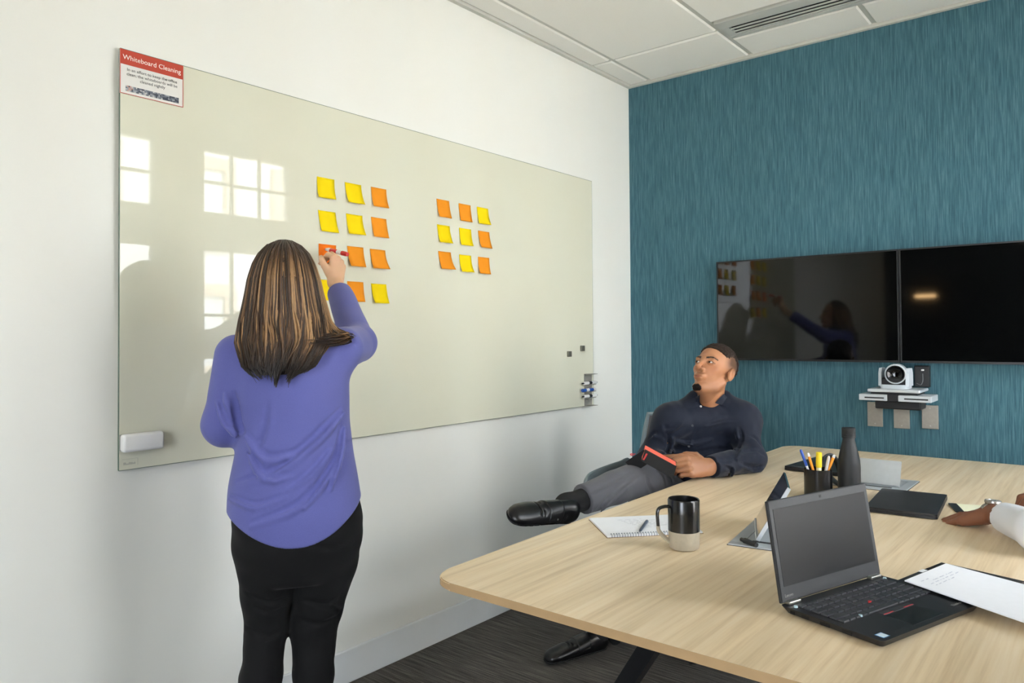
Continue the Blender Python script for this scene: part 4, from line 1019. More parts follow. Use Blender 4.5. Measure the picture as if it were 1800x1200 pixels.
bl.disp(wob(.0022, 22, 4)); bl.disp(wob(.0010, 60, 9, 6, (1, 1, .5)))
for pix, r, dp in (([(598, 718), (567, 752), (527, 789), (479, 824), (415, 846)], .010, .0075), ([(578, 786), (543, 827), (505, 855)], .007, .004), ([(594, 780), (578, 824), (537, 872), (500, 896), (440, 918)], .008, .0055), ([(600, 750), (592, 800), (575, 858)], .007, .005), ([(592, 800), (560, 850), (530, 890)], .006, .0035),
                   ([(411, 690), (419, 738), (428, 762)], .013, .012), ([(436, 760), (470, 800), (520, 790)], .008, .003), ([(440, 790), (470, 835), (510, 830)], .007, .003), ([(405, 870), (450, 885), (500, 868)], .006, .003), ([(388, 705), (400, 738), (412, 748)], .007, .004), ([(560, 600), (600, 585), (628, 605)], .008, .004), ([(470, 700), (460, 760), (440, 800)], .012, .003)):
    groove(bl, pix, 1.5, 2.5, r, dp)
oW = A3(WO); rW = A3(WR)
def hem(p):
    r = (p-oW)@rW; h = np.where(r > .0, .735+(r/.185)**2*.105, .735+(r/.17)**2*.075); return h.astype(f4)-p[:, 2]
bl.cut(hem, .004)
fa = nrm(cuffR-EL_R); bl.cut(lambda p, c=A3(cuffR), d=A3(fa): np.where(((p-c)*(p-c)).sum(1) < .12**2, (p-c)@d, -1).astype(f4), .004)
cuffL = EL_L+(WR_L-EL_L)*.72; fl_ = nrm(cuffL-EL_L); bl.cut(lambda p, c=A3(cuffL), d=A3(fl_): np.where(((p-c)*(p-c)).sum(1) < .12**2, (p-c)@d, -1).astype(f4), .004)
P, Q = surfnet(bl, np.minimum(WO+[-.62, -.38, .70], WO+[-.62, -.38, .70]), WO+[.32, .52, 1.52], .0042)
part_from('blouse', wm, npmesh('blouse', P, Q, m_cloth('periwinkle_crepe', (97, 101, 166), .78, (260, 260, 900), .35, .2, .05, .0012)))
bm = nbm(); Mx, _ = frame_to(tuple(cuffR-fa*.004), tuple(cuffR+fa))
# trousers
tr = Shape(); tr.add(loft([(.62, .14, .11, .010, 0), (.70, .172, .132, .012, 0), (.78, .176, .138, .012, 0), (.88, .160, .125, .006, 0), (.96, .140, .110, .004, 0)], WO, WR, WF, WU), .02)
for pts in (((.088, -.005, .68, .090), (.052, .0, .47, .063), (.050, -.025, .36, .054), (.052, -.01, .10, .045)), ((-.066, -.005, .68, .086), (-.072, .0, .49, .056), (-.086, -.025, .38, .0545), (-.092, -.01, .10, .045))):
    lg = Shape()
    for a, b in zip(pts, pts[1:]): lg.add(cap(wl(*a[:3]), wl(*b[:3]), a[3], b[3]), .012)
    tr.add(lg, .012)
tr.disp(wob(.0025, 34, 21, 6, (1, 1, 1.5))); tr.cut(lambda p: (.085-p[:, 2]).astype(f4), .003)
for pix in ([(430, 1040), (470, 1060), (505, 1050)], [(440, 1065), (480, 1078), (500, 1068)], [(560, 1060), (600, 1075), (580, 1100)], [(515, 1085), (560, 1098), (600, 1080)], [(430, 1100), (470, 1120), (500, 1105)], [(540, 960), (590, 965), (625, 955)], [(530, 1055), (575, 1062), (595, 1046)]): groove(tr, pix, 1.5, 2.6, .007, .004, False)
P, Q = surfnet(tr, wl(0, 0, .08)-[.3, .3, 0], wl(0, 0, .98)+[.3, .3, 0], .006)
part_from('trousers', wm, npmesh('trousers', P, Q, m_cloth('black_stretch_twill', (13, 13, 14), .8, (700, 700, 700), .2, .05, .1)))
for sx, x0 in ((1, .046), (-1, -.086)):
    shs = Shape(); shs.add(cap(wl(x0, -.045, .035), wl(x0+sx*.01, .03, .035), .034, .036), .02); shs.add(cap(wl(x0+sx*.01, .03, .032), wl(x0+sx*.02, .135, .026), .037, .027), .02); shs.add(cap(wl(x0, -.02, .05), wl(x0, -.02, .10), .036, .036), .02); shs.cut(lambda p: -p[:, 2], .002)
    P, Q = surfnet(shs, wl(x0, .04, 0)-[.19, .19, .004], wl(x0, .04, .15)+[.19, .19, 0], .006); part_from('shoe', wm, npmesh('shoe', P, Q, mat('black_leather', (18, 18, 19), .35, spec=.5, noise=.05, nscale=60)))
# body: head, neck, hands, under-clothes body
HW = wl(-.026, .035, 1.432); yw = .12
fh = nrm(WF*math.cos(yw)+WR*math.sin(yw)+WU*.10); lh = nrm(np.cross(WU, fh)); uh = np.cross(fh, lh); BW = np.stack([lh, fh, uh], 1)
body = Shape(); body.add(xf(head_shape(False), HW, BW, .94), .01); body.add(cap(HW-uh*.06-fh*.012, wl(-.022, .012, 1.30), .048, .054), .02)
Pb1 = surfnet(body, HW-[.14, .14, .20], HW+[.14, .14, .14], .0035)
hn = nrm(WR*.62-WF*.62+WU*.30); hdv = nrm(wl(.176, .502, 1.566)-WR_R)
cu = [(1.05, .95, .35), (.95, 1.1, .45), (1.15, 1.2, .5), (1.25, 1.2, .5)]
hs_, lo, hi, tips, TH_, HL, nls = hand(WR_R, hdv, hn, False, cu, [(.024, .024, -.012), (.050, .040, -.026), (.076, .044, -.040), (.092, .040, -.052)], .94)
hs_.add(cap(EL_R, WR_R, .036, .0245), .014)
Pb2 = surfnet(hs_, np.minimum(lo, WR_R-.05), np.maximum(hi, WR_R+.04), .0023)
cl = [(.3, .5, .3)]*4; hl_, lo, hi, *_r = hand(WR_L, nrm(wl(.02, .34, 1.0)-WR_L), nrm(-WR*.6+WU*.5-WF*.1), True, cl, None, .94); hl_.add(cap(EL_L, WR_L, .036, .026), .014)
Pb3 = surfnet(hl_, np.minimum(lo, WR_L-.05), np.maximum(hi, WR_L+.05), .003)
inn = Shape(); inn.add(off(torso, .016), .02); inn.add(cap(wl(-.022, .012, 1.24), wl(-.022, .012, 1.33), .05, .05), .02); inn.add(cap(SH_R, EL_R, .04, .036), .03); inn.add(cap(EL_R, EL_R+(WR_R-EL_R)*.7, .034, .027), .02); inn.add(cap(SH_L, EL_L, .04, .036), .03); inn.add(cap(EL_L, EL_L+(WR_L-EL_L)*.7, .034, .028), .02)
for a, b, ra, rb in (((.085, 0, .72), (.050, 0, .47), .07, .045), ((.050, 0, .47), (.046, -.01, .06), .045, .03), ((-.066, 0, .72), (-.074, 0, .47), .07, .042), ((-.074, 0, .47), (-.086, -.01, .06), .042, .03)): inn.add(cap(wl(*a), wl(*b), ra, rb), .02)
inn.cut(lambda p: np.maximum(hem(p)-.0, .0-9).astype(f4)*0-1, .001)
Pb4 = surfnet(inn, WO+[-.40, -.32, .03], WO+[.30, .42, 1.36], .009)
P, Q = merge([Pb1, Pb2, Pb3, Pb4])
part_from('body', wm, npmesh('body', P, Q, SKINM, skin_cols(P, WSK, HW, BW, False, .94)))
eyes(wm, HW, BW, (0, 1, 0), .94); nail_parts(wm, nls)
# hair: cap plus separate strands
hsec = [(1.175, .05, .02, -.045, -.115), (1.205, .092, .034, -.036, -.100), (1.27, .122, .070, -.022, -.052), (1.335, .113, .092, -.022, -.012), (1.40, .098, .101, -.024, .006), (1.445, .090, .103, -.025, .014), (1.490, .076, .090, -.025, .022), (1.520, .060, .070, -.024, .026), (1.543, .038, .045, -.024, .028), (1.556, .012, .014, -.024, .028)]
hull = Shape(); hull.add(off(loft(hsec, WO, WR, WF, WU), .006), 0); pO = A3(wl(0, .062, 0)); pF = A3(WF); hull.cut(lambda p: ((p-pO)@pF).astype(f4), .01)
Ph, Qh = surfnet(hull, wl(0, 0, 1.19)-[.24, .24, 0], wl(0, 0, 1.57)+[.24, .24, 0], .005)
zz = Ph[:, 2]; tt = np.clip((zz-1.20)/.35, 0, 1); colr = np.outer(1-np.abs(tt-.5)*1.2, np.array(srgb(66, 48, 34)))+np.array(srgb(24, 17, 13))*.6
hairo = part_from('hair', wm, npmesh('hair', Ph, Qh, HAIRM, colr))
rs = np.random.RandomState(12); hz = np.array([s[0] for s in hsec]); hA = [np.array([s[k] for s in hsec]) for k in range(1, 5)]
DK, MD, HLc = (np.array(srgb(*c)) for c in ((48, 34, 25), (104, 75, 50), (172, 134, 92)))
SP, SF, SCc, o_ = [], [], [], 0; NS = 20; K = 5
nlock = 200; lock_phi = np.sort(rs.uniform(-1.95, 1.95, nlock)); lock_h = rs.uniform(0, 1, nlock)**1.5; lock_w = rs.uniform(-1, 1, (nlock, 3)); lock_len = rs.normal(0, .012, nlock)
for s in range(2600):
    k = rs.randint(nlock); ph0 = lock_phi[k]+rs.normal(0, .035); lift = rs.uniform(-.001, .0045) if rs.rand() < .9 else rs.uniform(.003, .008)
    endz = 1.198+.030*abs(ph0/1.9)**1.5+.012*math.sin(ph0*9)+lock_len[k]+rs.normal(0, .006)
    topz = 1.5555-rs.rand()**2*.05 if rs.rand() < .85 else rs.uniform(1.40, 1.5)
    t = np.linspace(0, 1, NS); z = topz+(endz-topz)*(t**1.25*.35+t*.65); low = np.clip((1.40-z)/.18, 0, 1)
    phi = ph0*(1-.10*low)+lock_w[k, 0]*.15*low*np.sin((1.42-z)*30+lock_w[k, 1]*3)+rs.normal(0, .012)*low+.04*lock_w[k, 2]*low
    flick = (ph0 > 1.15)*np.clip((1.335-z)/.07, 0, 1)**1.5
    a, b, cx, cy = (np.interp(z, hz, q) for q in hA)
    bump_ = 1+.025*math.sin(lock_phi[k]*23)*low
    rr = cx+(a*bump_+lift)*np.sin(phi)+flick*.035*max(0, rs.normal(.7, .4)); ff = cy-(b*bump_+lift)*np.cos(phi)-low*.006*rs.rand()
    zf = 1.258+rs.uniform(0, .03); z2 = np.where((ph0 > 1.15) & (z < zf+.03), zf+.03-(1-np.exp(-(zf+.03-z)/.03))*.03+rs.normal(0, .002), z)
    C_ = WO[None]+rr[:, None]*WR+ff[:, None]*WF+z2[:, None]*WU
    rad = .00155*np.sqrt(np.clip(np.minimum(t*8+.25, (1-t)*5+.12), 0, 1))*rs.uniform(.7, 1.5)
    T_ = np.gradient(C_, axis=0); T_ /= np.linalg.norm(T_, axis=1)[:, None]+1e-9; N1 = np.cross(T_, WU+WF*.01); N1 /= np.linalg.norm(N1, axis=1)[:, None]+1e-9; N2 = np.cross(T_, N1)
    an = 2*np.pi*np.arange(K)/K; ring = C_[:, None]+rad[:, None, None]*(1.6*np.cos(an)[None, :, None]*N1[:, None]+.8*np.sin(an)[None, :, None]*N2[:, None]); SP.append(ring.reshape(-1, 3))
    i, j = np.meshgrid(np.arange(NS-1), np.arange(K), indexing='ij'); i = i.ravel(); j = j.ravel(); j2 = (j+1) % K; SF.append(np.stack([i*K+j, i*K+j2, (i+1)*K+j2, (i+1)*K+j], 1)+o_); o_ += NS*K
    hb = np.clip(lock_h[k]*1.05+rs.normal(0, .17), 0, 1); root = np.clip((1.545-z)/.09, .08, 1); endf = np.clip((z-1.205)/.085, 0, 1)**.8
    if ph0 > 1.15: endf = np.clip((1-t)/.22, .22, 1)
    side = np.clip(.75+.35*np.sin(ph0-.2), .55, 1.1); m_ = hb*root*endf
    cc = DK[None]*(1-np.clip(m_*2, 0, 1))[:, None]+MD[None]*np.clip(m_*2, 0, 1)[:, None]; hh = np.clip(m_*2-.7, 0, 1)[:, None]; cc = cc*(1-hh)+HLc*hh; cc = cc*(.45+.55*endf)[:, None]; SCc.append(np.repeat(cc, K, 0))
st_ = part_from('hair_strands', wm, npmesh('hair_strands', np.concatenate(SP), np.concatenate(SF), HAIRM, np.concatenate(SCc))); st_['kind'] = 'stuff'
# the red marker in her hand
ma, mb = atx(571, 437.5, GX+.0045), None
grip = (tips[0]+TH_[3])/2; mb_dir = nrm(atd(626, 450.5, np.dot(grip-CAM, FF)-.03)-ma); L = .134
t, part, L_, r = marker('red marker with a white barrel held in the woman\'s writing hand', REDINK, tuple(ma), tuple(ma+mb_dir*L)); r = .0078
part('barrel', [(0, .006), (r*.55, .006), (r*.8, .016), (r, .024), (r, .104), (r*.9, .105)], WHITEP); part('nib', [(0, 0), (r*.25, 0), (r*.4, .006), (0, .0065)], REDINK); part('label_band', [(r*.99, .036), (r*1.03, .0365), (r*1.03, .076), (r*.99, .0765)], REDINK); part('end_plug', [(r*.9, .103), (r*1.08, .104), (r*1.05, .125), (r*.9, L), (0, L)], REDINK)
# ------------------------------------------------------------------ office chair (shared design)
CHB = mat('grey_chair_mesh', (88, 84, 84), .8, noise=.05, nscale=300, bump=.3, bscale=700); CHF = mat('pale_grey_chair_frame', (126, 138, 141), .4, noise=.02); CHS = mat('charcoal_seat_fabric', (52, 52, 56), .9, noise=.08, nscale=250)
def chair(label, loc, rz, seat=.42, arm=.665):
    c = thing('office_chair', label, 'chair', loc, rz, 'office chairs at the table')     # faces -Y before turning
    obj('seat', bxm((-.235, -.24, seat-.05), (.235, .22, seat), .022, 3), CHS, c, True)
    bm = nbm(); g = {}
    for i in range(9):
        for j in range(9):
            s, t = (j/8-.5)*2, i/8; hw = .258-.05*t*t; x = s*hw; z = seat+.06+t*.43; y = .24+.07*t-.09*(s*s)+.025*math.sin(t*3)
            for k in (0, 1): g[i, j, k] = bm.verts.new((x, y+k*.018, z))
    for i in range(8):
        for j in range(8):
            for k in (0, 1): bm.faces.new((g[i, j, k], g[i, j+1, k], g[i+1, j+1, k], g[i+1, j, k]))
    for i in range(8):
        for j in (0, 8): bm.faces.new((g[i, j, 0], g[i+1, j, 0], g[i+1, j, 1], g[i, j, 1]))
        for r in (0, 8): bm.faces.new((g[r, i, 0], g[r, i+1, 0], g[r, i+1, 1], g[r, i, 1]))
    rim = [tuple(g[k].co) for k in [(i, 0, 0) for i in range(9)]+[(8, j, 0) for j in range(1, 9)]+[(i, 8, 0) for i in range(7, -1, -1)]]
    obj('backrest', bm, CHB, c, True)
    bm = nbm(); tube(bm, [(x, y+.009, z) for x, y, z in rim], .011, 10); obj('back_frame', bm, CHF, c, True)
    for s in (-1, 1):
        bm = nbm(); tube(bm, arc([(s*.255, .17, seat-.02), (s*.275, .17, seat+.10), (s*.27, .15, arm-.012), (s*.268, .04, arm), (s*.268, -.20, arm-.003), (s*.266, -.275, arm-.018), (s*.262, -.295, arm-.06)], 6), .016, 12, flat=(1.35, .8)); obj('armrest', bm, CHF, c, True)
        obj('arm_bracket', bxm((min(s*.20, s*.27), .14, seat-.045), (max(s*.20, s*.27), .20, seat-.018)), CHF, c)
    bm = nbm(); tube(bm, arc([(0, .0, seat-.06), (0, .2, seat-.05), (0, .285, seat+.0), (0, .295, seat+.12)], 5), .022, 10); obj('back_support', bm, BLACKP, c, True)
    bm = nbm(); lathe(bm, [(0, .09), (.03, .09), (.03, .2), (.022, .2), (.022, seat-.05), (.07, seat-.048), (0, seat-.048)], 24); obj('gas_column', bm, BLACKS, c, True)
    for k in range(5):
        a = .3+k*2*PI/5; bm = nbm(); tube(bm, [(.02*math.cos(a), .02*math.sin(a), .115), (.17*math.cos(a), .17*math.sin(a), .095), (.29*math.cos(a), .29*math.sin(a), .075)], [.026, .021, .015], 10); obj('base_spoke', bm, BLACKS, c, True)
        bm = nbm(); lathe(bm, [(0, -.012), (.028, -.012), (.0285, -.008), (.0285, .008), (.028, .012), (0, .012)], 20, Matrix.Translation((.285*math.cos(a), .285*math.sin(a), .0285)) @ Matrix.Rotation(a, 4, 'Z') @ Matrix.Rotation(PI/2, 4, 'X')); obj('caster', bm, BLACKP, c, True)
    return c
# ------------------------------------------------------------------ seated man
mn = thing('person', 'man in a navy shirt and grey trousers sitting with one leg crossed, holding a notebook', 'person', (.72, 2.95, 0))
chair('grey office chair under the seated man, by the white wall', (.745, 2.925, 0), .10, .42, .690)
NK = atd(1246, 712, 3.13); SHL, SHR = atd(1306, 737, 3.10), atd(1178, 740, 3.08)
PEL = np.array([.75, 2.99, .50]); AX = nrm(NK-PEL); SD = SHL-SHR; SD = nrm(SD-AX*np.dot(SD, AX)); NF = np.cross(SD, AX)
if np.dot(NF, CAM-NK) < 0: NF = -NF
LT = np.linalg.norm(NK-PEL)
tor = loft([(-.06, .155, .125, 0, 0), (.06, .165, .13, 0, 0), (.16, .162, .128, 0, .004), (.28, .172, .126, 0, .004), (.38, .186, .118, 0, 0), (LT-.09, .178, .102, 0, -.006), (LT-.035, .125, .082, 0, -.010), (LT+.0, .078, .066, 0, -.006), (LT+.03, .062, .058, 0, 0)], PEL, SD, NF, AX)
ELL, WRL = atd(1320, 811, 2.98), atd(1246, 822, 2.825); ELR, WRR = atd(1142, 806, 3.06), atd(1168, 812, 2.93)
ELL[2] = max(ELL[2], TZ+.053); WRL[2] = max(WRL[2], TZ+.045)
shirt = Shape(); shirt.add(tor, .02); shirt.add(cap(atd(1222, 704, 3.13), SHR+(NK-SHR)*.15, .040, .055), .04); shirt.add(cap(atd(1272, 703, 3.15), SHL+(NK-SHL)*.15, .042, .055), .04); shirt.add(cap(SHR, SHL, .058, .060), .05); shirt.add(cap(SHL, ELL, .058, .054), .06); shirt.add(cap(ELL, WRL, .058, .041), .025); shirt.add(cap(SHR, ELR, .057, .050), .06); shirt.add(cap(ELR, WRR, .052, .040), .025)
stand = Shape(); stand.add(cap(NK-AX*.02, NK+AX*.030+NF*.0, .0645, .0615), 0); stand.sub(cap(NK-AX*.06, NK+AX*.1, .0575, .0575), .001); shirt.add(stand, .004); shirt.disp(wob(.0026, 26, 5)); shirt.disp(wob(.0014, 55, 8, 6))
for pix, r, dp in (([(1160, 757), (1190, 790), (1230, 793)], .008, .004), ([(1168, 745), (1176, 770), (1172, 800)], .008, .005), ([(1300, 752), (1303, 775), (1290, 805)], .008, .005), ([(1200, 805), (1250, 790), (1290, 790)], .009, .005), ([(1180, 800), (1240, 806), (1285, 812)], .009, .005), ([(1268, 815), (1285, 825), (1280, 836)], .006, .004), ([(1300, 812), (1325, 822), (1340, 818)], .007, .004), ([(1300, 795), (1330, 790), (1345, 800)], .008, .004), ([(1200, 735), (1180, 750), (1165, 752)], .007, .003), ([(1240, 745), (1270, 735), (1300, 735)], .007, .003), ([(1140, 770), (1150, 760), (1162, 765)], .008, .004), ([(1318, 765), (1330, 770), (1340, 785)], .007, .004), ([(1190, 770), (1215, 775), (1250, 768)], .007, .003)):
    groove(shirt, pix, 2.5, 3.6, r, dp)
def cutend(shape, c, d, R_=.09): shape.cut(lambda p, c=A3(c), d=A3(d), R_=R_: np.where(((p-c)*(p-c)).sum(1) < R_*R_, (p-c)@d, -1).astype(f4), .003)
CL_ = ELL+(WRL-ELL)*1.0; cutend(shirt, CL_-nrm(WRL-ELL)*.012, nrm(WRL-ELL), .075); cutend(shirt, WRR-nrm(WRR-ELR)*.01, nrm(WRR-ELR), .07)
shirt.sub(cap(NK+AX*.0-NF*.0, NK+AX*.2, .047, .052), .006); 
vb = march(shirt, 1231, 716, 2.6, 3.5); vt_ = atd(1246, 690, 3.08)
shirt.sub(cap(vb+nrm(CAM-vb)*.006, vt_, .006, .034), .006)
# trousers
HPL, HPR = np.array([.815, 2.97, .50]), np.array([.665, 2.97, .50])
KNL, ANL = atd(1141, 834, 2.90), atd(996, 888, 2.64); HEML = atd(1024, 878, 2.69)
KNR, ANR = np.array([.66, 2.56, .50]), np.array([.60, 2.56, .13])
trs = Shape(); trs.add(ell(PEL+[0, .0, -.005], (.175, .15, .105)), .02); trs.add(cap(HPL, KNL, .094, .070), .04)
sh_ = Shape(); sh_.add(cap(KNL, KNL+(HEML-KNL)*.55, .068, .060), .02); sh_.add(cap(KNL+(HEML-KNL)*.55, HEML, .060, .054), .02); trs.add(sh_, .02)
trs2 = Shape(); trs2.add(cap(HPR, KNR, .092, .066), .03); trs2.add(cap(KNR, ANR, .063, .056), .03); trs.add(trs2, .012)
trs.disp(wob(.0024, 30, 31, 6)); cutend(trs, HEML, nrm(HEML-KNL), .085); trs.cut(lambda p: np.where(p[:, 1] < 2.75, .105-p[:, 2], .3-p[:, 2]).astype(f4), .003)
for pix, r, dp in (([(1150, 820), (1168, 835), (1172, 862)], .007, .005), ([(1135, 830), (1140, 850), (1150, 872)], .008, .005), ([(1118, 835), (1085, 860), (1050, 895)], .009, .005), ([(1160, 818), (1180, 838), (1185, 855)], .006, .004), ([(1105, 830), (1070, 848), (1035, 866)], .007, .003)): groove(trs, pix, 2.3, 3.4, r, dp)
P, Q = surfnet(shirt, np.min([SHR, SHL, ELL, ELR, PEL, WRL, WRR], 0)-[.2, .2, .15], np.max([SHR, SHL, ELL, ELR, PEL, NK], 0)+[.2, .2, .12], .0045)
part_from('shirt', mn, npmesh('shirt', P, Q, m_cloth('navy_poplin', (20, 27, 43), .7, (900, 900, 900), .12, .1, .06)))
P, Q = surfnet(trs, (.42, 2.02, .08), (1.10, 3.20, .90), .006); part_from('trousers', mn, npmesh('trousers', P, Q, m_cloth('grey_wool_trousers', (92, 92, 96), .85, (800, 800, 800), .2, .15, .12)))
# sock, shoes
def shoe(heel, toe, up, wdt=1.0):
    heel, toe = np.asarray(heel, float), np.asarray(toe, float); d = nrm(toe-heel); L = np.linalg.norm(toe-heel); u = nrm(up-np.dot(up, d)*d); s = np.cross(d, u)
    def q(a, b, c): return heel+d*a*L+s*b+u*c
    S_ = Shape(); S_.add(loft([(-.01, .020, .012, 0, .030), (.06, .032, .035, 0, .036), (.25, .034, .040, 0, .040), (.5, .040, .034, .002, .034), (.72, .046, .027, .004, .028), (.88, .042, .022, .003, .023), (.97, .030, .017, .001, .019), (1.01, .016, .010, 0, .016)], heel, s, u, d*L/(L*L)*L if False else d) if False else loft([(h*L, a*wdt, b, c, e) for h, a, b, c, e in [(-.01, .020, .014, 0, .030), (.06, .031, .036, 0, .037), (.25, .033, .044, 0, .044), (.5, .039, .035, .002, .035), (.72, .045, .028, .004, .028), (.88, .041, .023, .003, .023), (.97, .030, .018, .001, .019), (1.01, .016, .010, 0, .016)]], heel, s, u, d), .01)
    o = A3(heel); uu = A3(u); S_.cut(lambda p: (-(p-o)@uu).astype(f4)+f4(.004), .004)
    S_.add(cap(q(.14, 0, .055), q(.14, 0, .060), .033, .033), .02)
    sole = Shape(); sole.add(off(S_, -.0045), 0); sole.cut(lambda p: np.abs((p-o)@uu-f4(.004)).astype(f4)-f4(.006), .002)
    vamp = Shape(); vamp.add(off(S_, -.0035), 0); dd = A3(d); vamp.cut(lambda p: (np.abs((p-o)@dd-f4(.44*L))-f4(.10*L)).astype(f4), .002); vamp.cut(lambda p: (f4(.03)-(p-o)@uu).astype(f4), .002)
    cre = Shape(); [cre.add(cap(q(x, -.05, .055), q(x, .05, .055), .0035), 0) for x in (.60, .645)]; S_.sub(cre, .006)
    return S_, sole, vamp, q
LEATH = mat('polished_black_leather', (17, 17, 18), .3, spec=.5, noise=.05, nscale=40, bump=.05, bscale=250); SOLEM = mat('black_rubber_sole', (14, 14, 14), .6, noise=.05); SOCK = mat('black_ribbed_sock', (16, 16, 17), .9, noise=.1, nscale=300, bump=.3, bscale=900)
toeL, heelL = atd(892, 913, 2.44), atd(1000, 914, 2.665)
upL = nrm(UU*.75+TT*.30+RR*.55)
for heel, toe, up in ((heelL, toeL, upL), (np.array([.603, 2.61, .006]), np.array([.492, 2.345, .006]), np.array([0, 0, 1.0]))):
    S_, sole, vamp, q = shoe(heel, toe, up); lo = np.minimum(heel, toe)-.11; hi = np.maximum(heel, toe)+.13
    P, Q = surfnet(S_, lo, hi, .0042); so = part_from('shoe', mn, npmesh('shoe', P, Q, LEATH))
    for nm, s2, m2 in (('sole', sole, SOLEM), ('strap', vamp, LEATH)):
        P, Q = surfnet(s2, lo, hi, .0042); o = bpy.data.objects.new(nm, npmesh(nm, P, Q, m2)); COL.objects.link(o); o.parent = so
    c = q(.42, -.036, .045) if heel is heelL else q(.45, .03, .05)
    bm = nbm(); box(bm, tuple(np.array(c)-.004), tuple(np.array(c)+.004), .001, 1); o = obj('buckle', bm, STEEL, so)
sk = Shape(); sk.add(cap(HEML+(KNL-HEML)*.35, ANL, .044, .037), .02); sk.add(cap(ANL, heelL+(toeL-heelL)*.28+upL*.045, .037, .034), .03); P, Q = surfnet(sk, np.minimum(ANL, HEML)-.1, np.maximum(ANL, HEML)+.1, .004); part_from('sock', mn, npmesh('sock', P, Q, SOCK))
sk = Shape(); sk.add(cap(ANR+[0, 0, .05], (.592, 2.575, .07), .04, .036), .02); P, Q = surfnet(sk, (.5, 2.48, .03), (.7, 2.68, .25), .005); part_from('sock', mn, npmesh('sock', P, Q, SOCK))
# head
HM = atd(1255, 653, 3.08)
Rh, Uh, Th = RR, UU, TT
yaw_, pit_, rol_ = math.radians(52), math.radians(17), math.radians(-9)
f0 = -math.sin(yaw_)*Rh+math.cos(yaw_)*Th; fm = nrm(f0*math.cos(pit_)+Uh*math.sin(pit_)); um = nrm(Uh-np.dot(Uh, fm)*fm); lm_ = np.cross(um, fm) if False else np.cross(fm, um)*-1
um = rotv(um, fm, -rol_); tl = math.radians(-13); fm = rotv(fm, TT, tl); um = rotv(um, TT, tl); lm_ = np.cross(um, fm); BM = np.stack([lm_, fm, um], 1)
hsh = head_shape(True); hw = xf(hsh, HM, BM, .97)
bodm = Shape(); bodm.add(hw, .01); bodm.add(cap(HM-um*.055-fm*.014, NK+AX*.0-NF*.004, .052, .058), .022); bodm.add(cap(HM-um*.10+fm*.03, NK+NF*.03, .02, .02), .04)
bodm.add(cap(NK-AX*.01, NK-AX*.08+NF*.02, .056, .07), .03)
MSK = (178, 125, 90)
PbH = surfnet(bodm, HM-[.17, .17, .26], HM+[.16, .16, .15], .0026)
dL = nrm(atd(1198, 817, 2.765)-WRL); nL = nrm(TT*.80+UU*.45)
HWL = WRL+dL*.012; hsL, lo, hi, tipsL, TL, HLf, nlL = hand(HWL, dL, nL, True, [(.55, .80, .4), (.7, .95, .45), (.85, 1.05, .5), (.95, 1.1, .5)], [(.024, .028, -.010), (.055, .044, -.026), (.080, .046, -.040), (.100, .042, -.050)], 1.04)
hsL.add(cap(ELL, HWL, .042, .028), .016); Ph1 = surfnet(hsL, np.minimum(lo, HWL-.05), np.maximum(hi, HWL+.05), .0025)
dR = nrm(atd(1190, 799, 2.85)-WRR); hsR, lo, hi, tipsR, TR_, HRf, nlR = hand(WRR+dR*.01, nrm(dR+RR*.5), nrm(UU*.9+TT*.1-RR*.1), False, [(.25, .6, .4), (.35, .7, .4), (.5, .7, .4), (.6, .7, .4)], None, 1.0)
hsR.add(cap(ELR, WRR, .04, .028), .016); Ph2 = surfnet(hsR, np.minimum(lo, WRR-.05), np.maximum(hi, WRR+.05), .0028)
inn = Shape(); inn.add(off(tor, .014), .02)
for a, b, ra, rb in ((SHL, ELL, .05, .04), (ELL, ELL+(WRL-ELL)*.8, .04, .03), (SHR, ELR, .05, .04), (ELR, ELR+(WRR-ELR)*.8, .04, .03), (HPL, KNL, .075, .052), (KNL, ANL, .048, .032), (HPR, KNR, .075, .05), (KNR, ANR, .046, .035)): inn.add(cap(a, b, ra, rb), .02)
inn.sub(ell(NK+NF*.085, (.06, .06, .07)), .02); inn.cut(lambda p, c=A3(NK), d=A3(AX): ((p-c)@d+f4(.05)).astype(f4), .01)
Ph3 = surfnet(inn, (.42, 1.95, .08), (1.30, 3.25, 1.06), .010)
P, Q = merge([PbH, Ph1, Ph2, Ph3]); part_from('body', mn, npmesh('body', P, Q, SKINM, skin_cols(P, MSK, HM, BM, True, .97)))
eyes(mn, HM, BM, (-.32, 1, .10), .97); nail_parts(mn, nlL); nail_parts(mn, nlR)
# hair and goatee
def head_part(name, base_off, cuts, lo, hi, res, colr, bumpamp=0, seed=1):
    s = Shape(); s.add(off(hsh, -base_off), 0)
    for c, k in cuts: s.cut(c, k)
    if bumpamp: s.disp(wob(bumpamp, 260, seed, 8))
    P, Q = surfnet(s, lo, hi, res, 1); W_ = HM[None]+(P*.97)@BM.T
    r = np.random.RandomState(seed); c = np.tile(np.array(srgb(*colr)), (len(P), 1))*r.uniform(.75, 1.3, (len(P), 1)); part_from(name, mn, npmesh(name, W_, Q, HAIR2, c))
head_part('hair', .0050, [(lambda p: (f4(.046)-.12*np.clip(-p[:, 1], 0, .1)*5*.4+.25*np.abs(p[:, 0])*0-p[:, 2]+np.clip(p[:, 1]-.02, 0, 1)*.62).astype(f4), .006), (lambda p: (np.abs(p[:, 0])-.066-.12*np.clip(p[:, 2]-.05, 0, .1)).astype(f4), .006)], (-.1, -.125, -.03), (.1, .1, .145), .0026, (46, 35, 28), .0024, 3)
head_part('goatee', .0016, [(ell((0, .082, -.110), (.023, .026, .016)), .004)], (-.05, .03, -.14), (.05, .12, -.07), .0022, (30, 22, 18), .0012, 5)
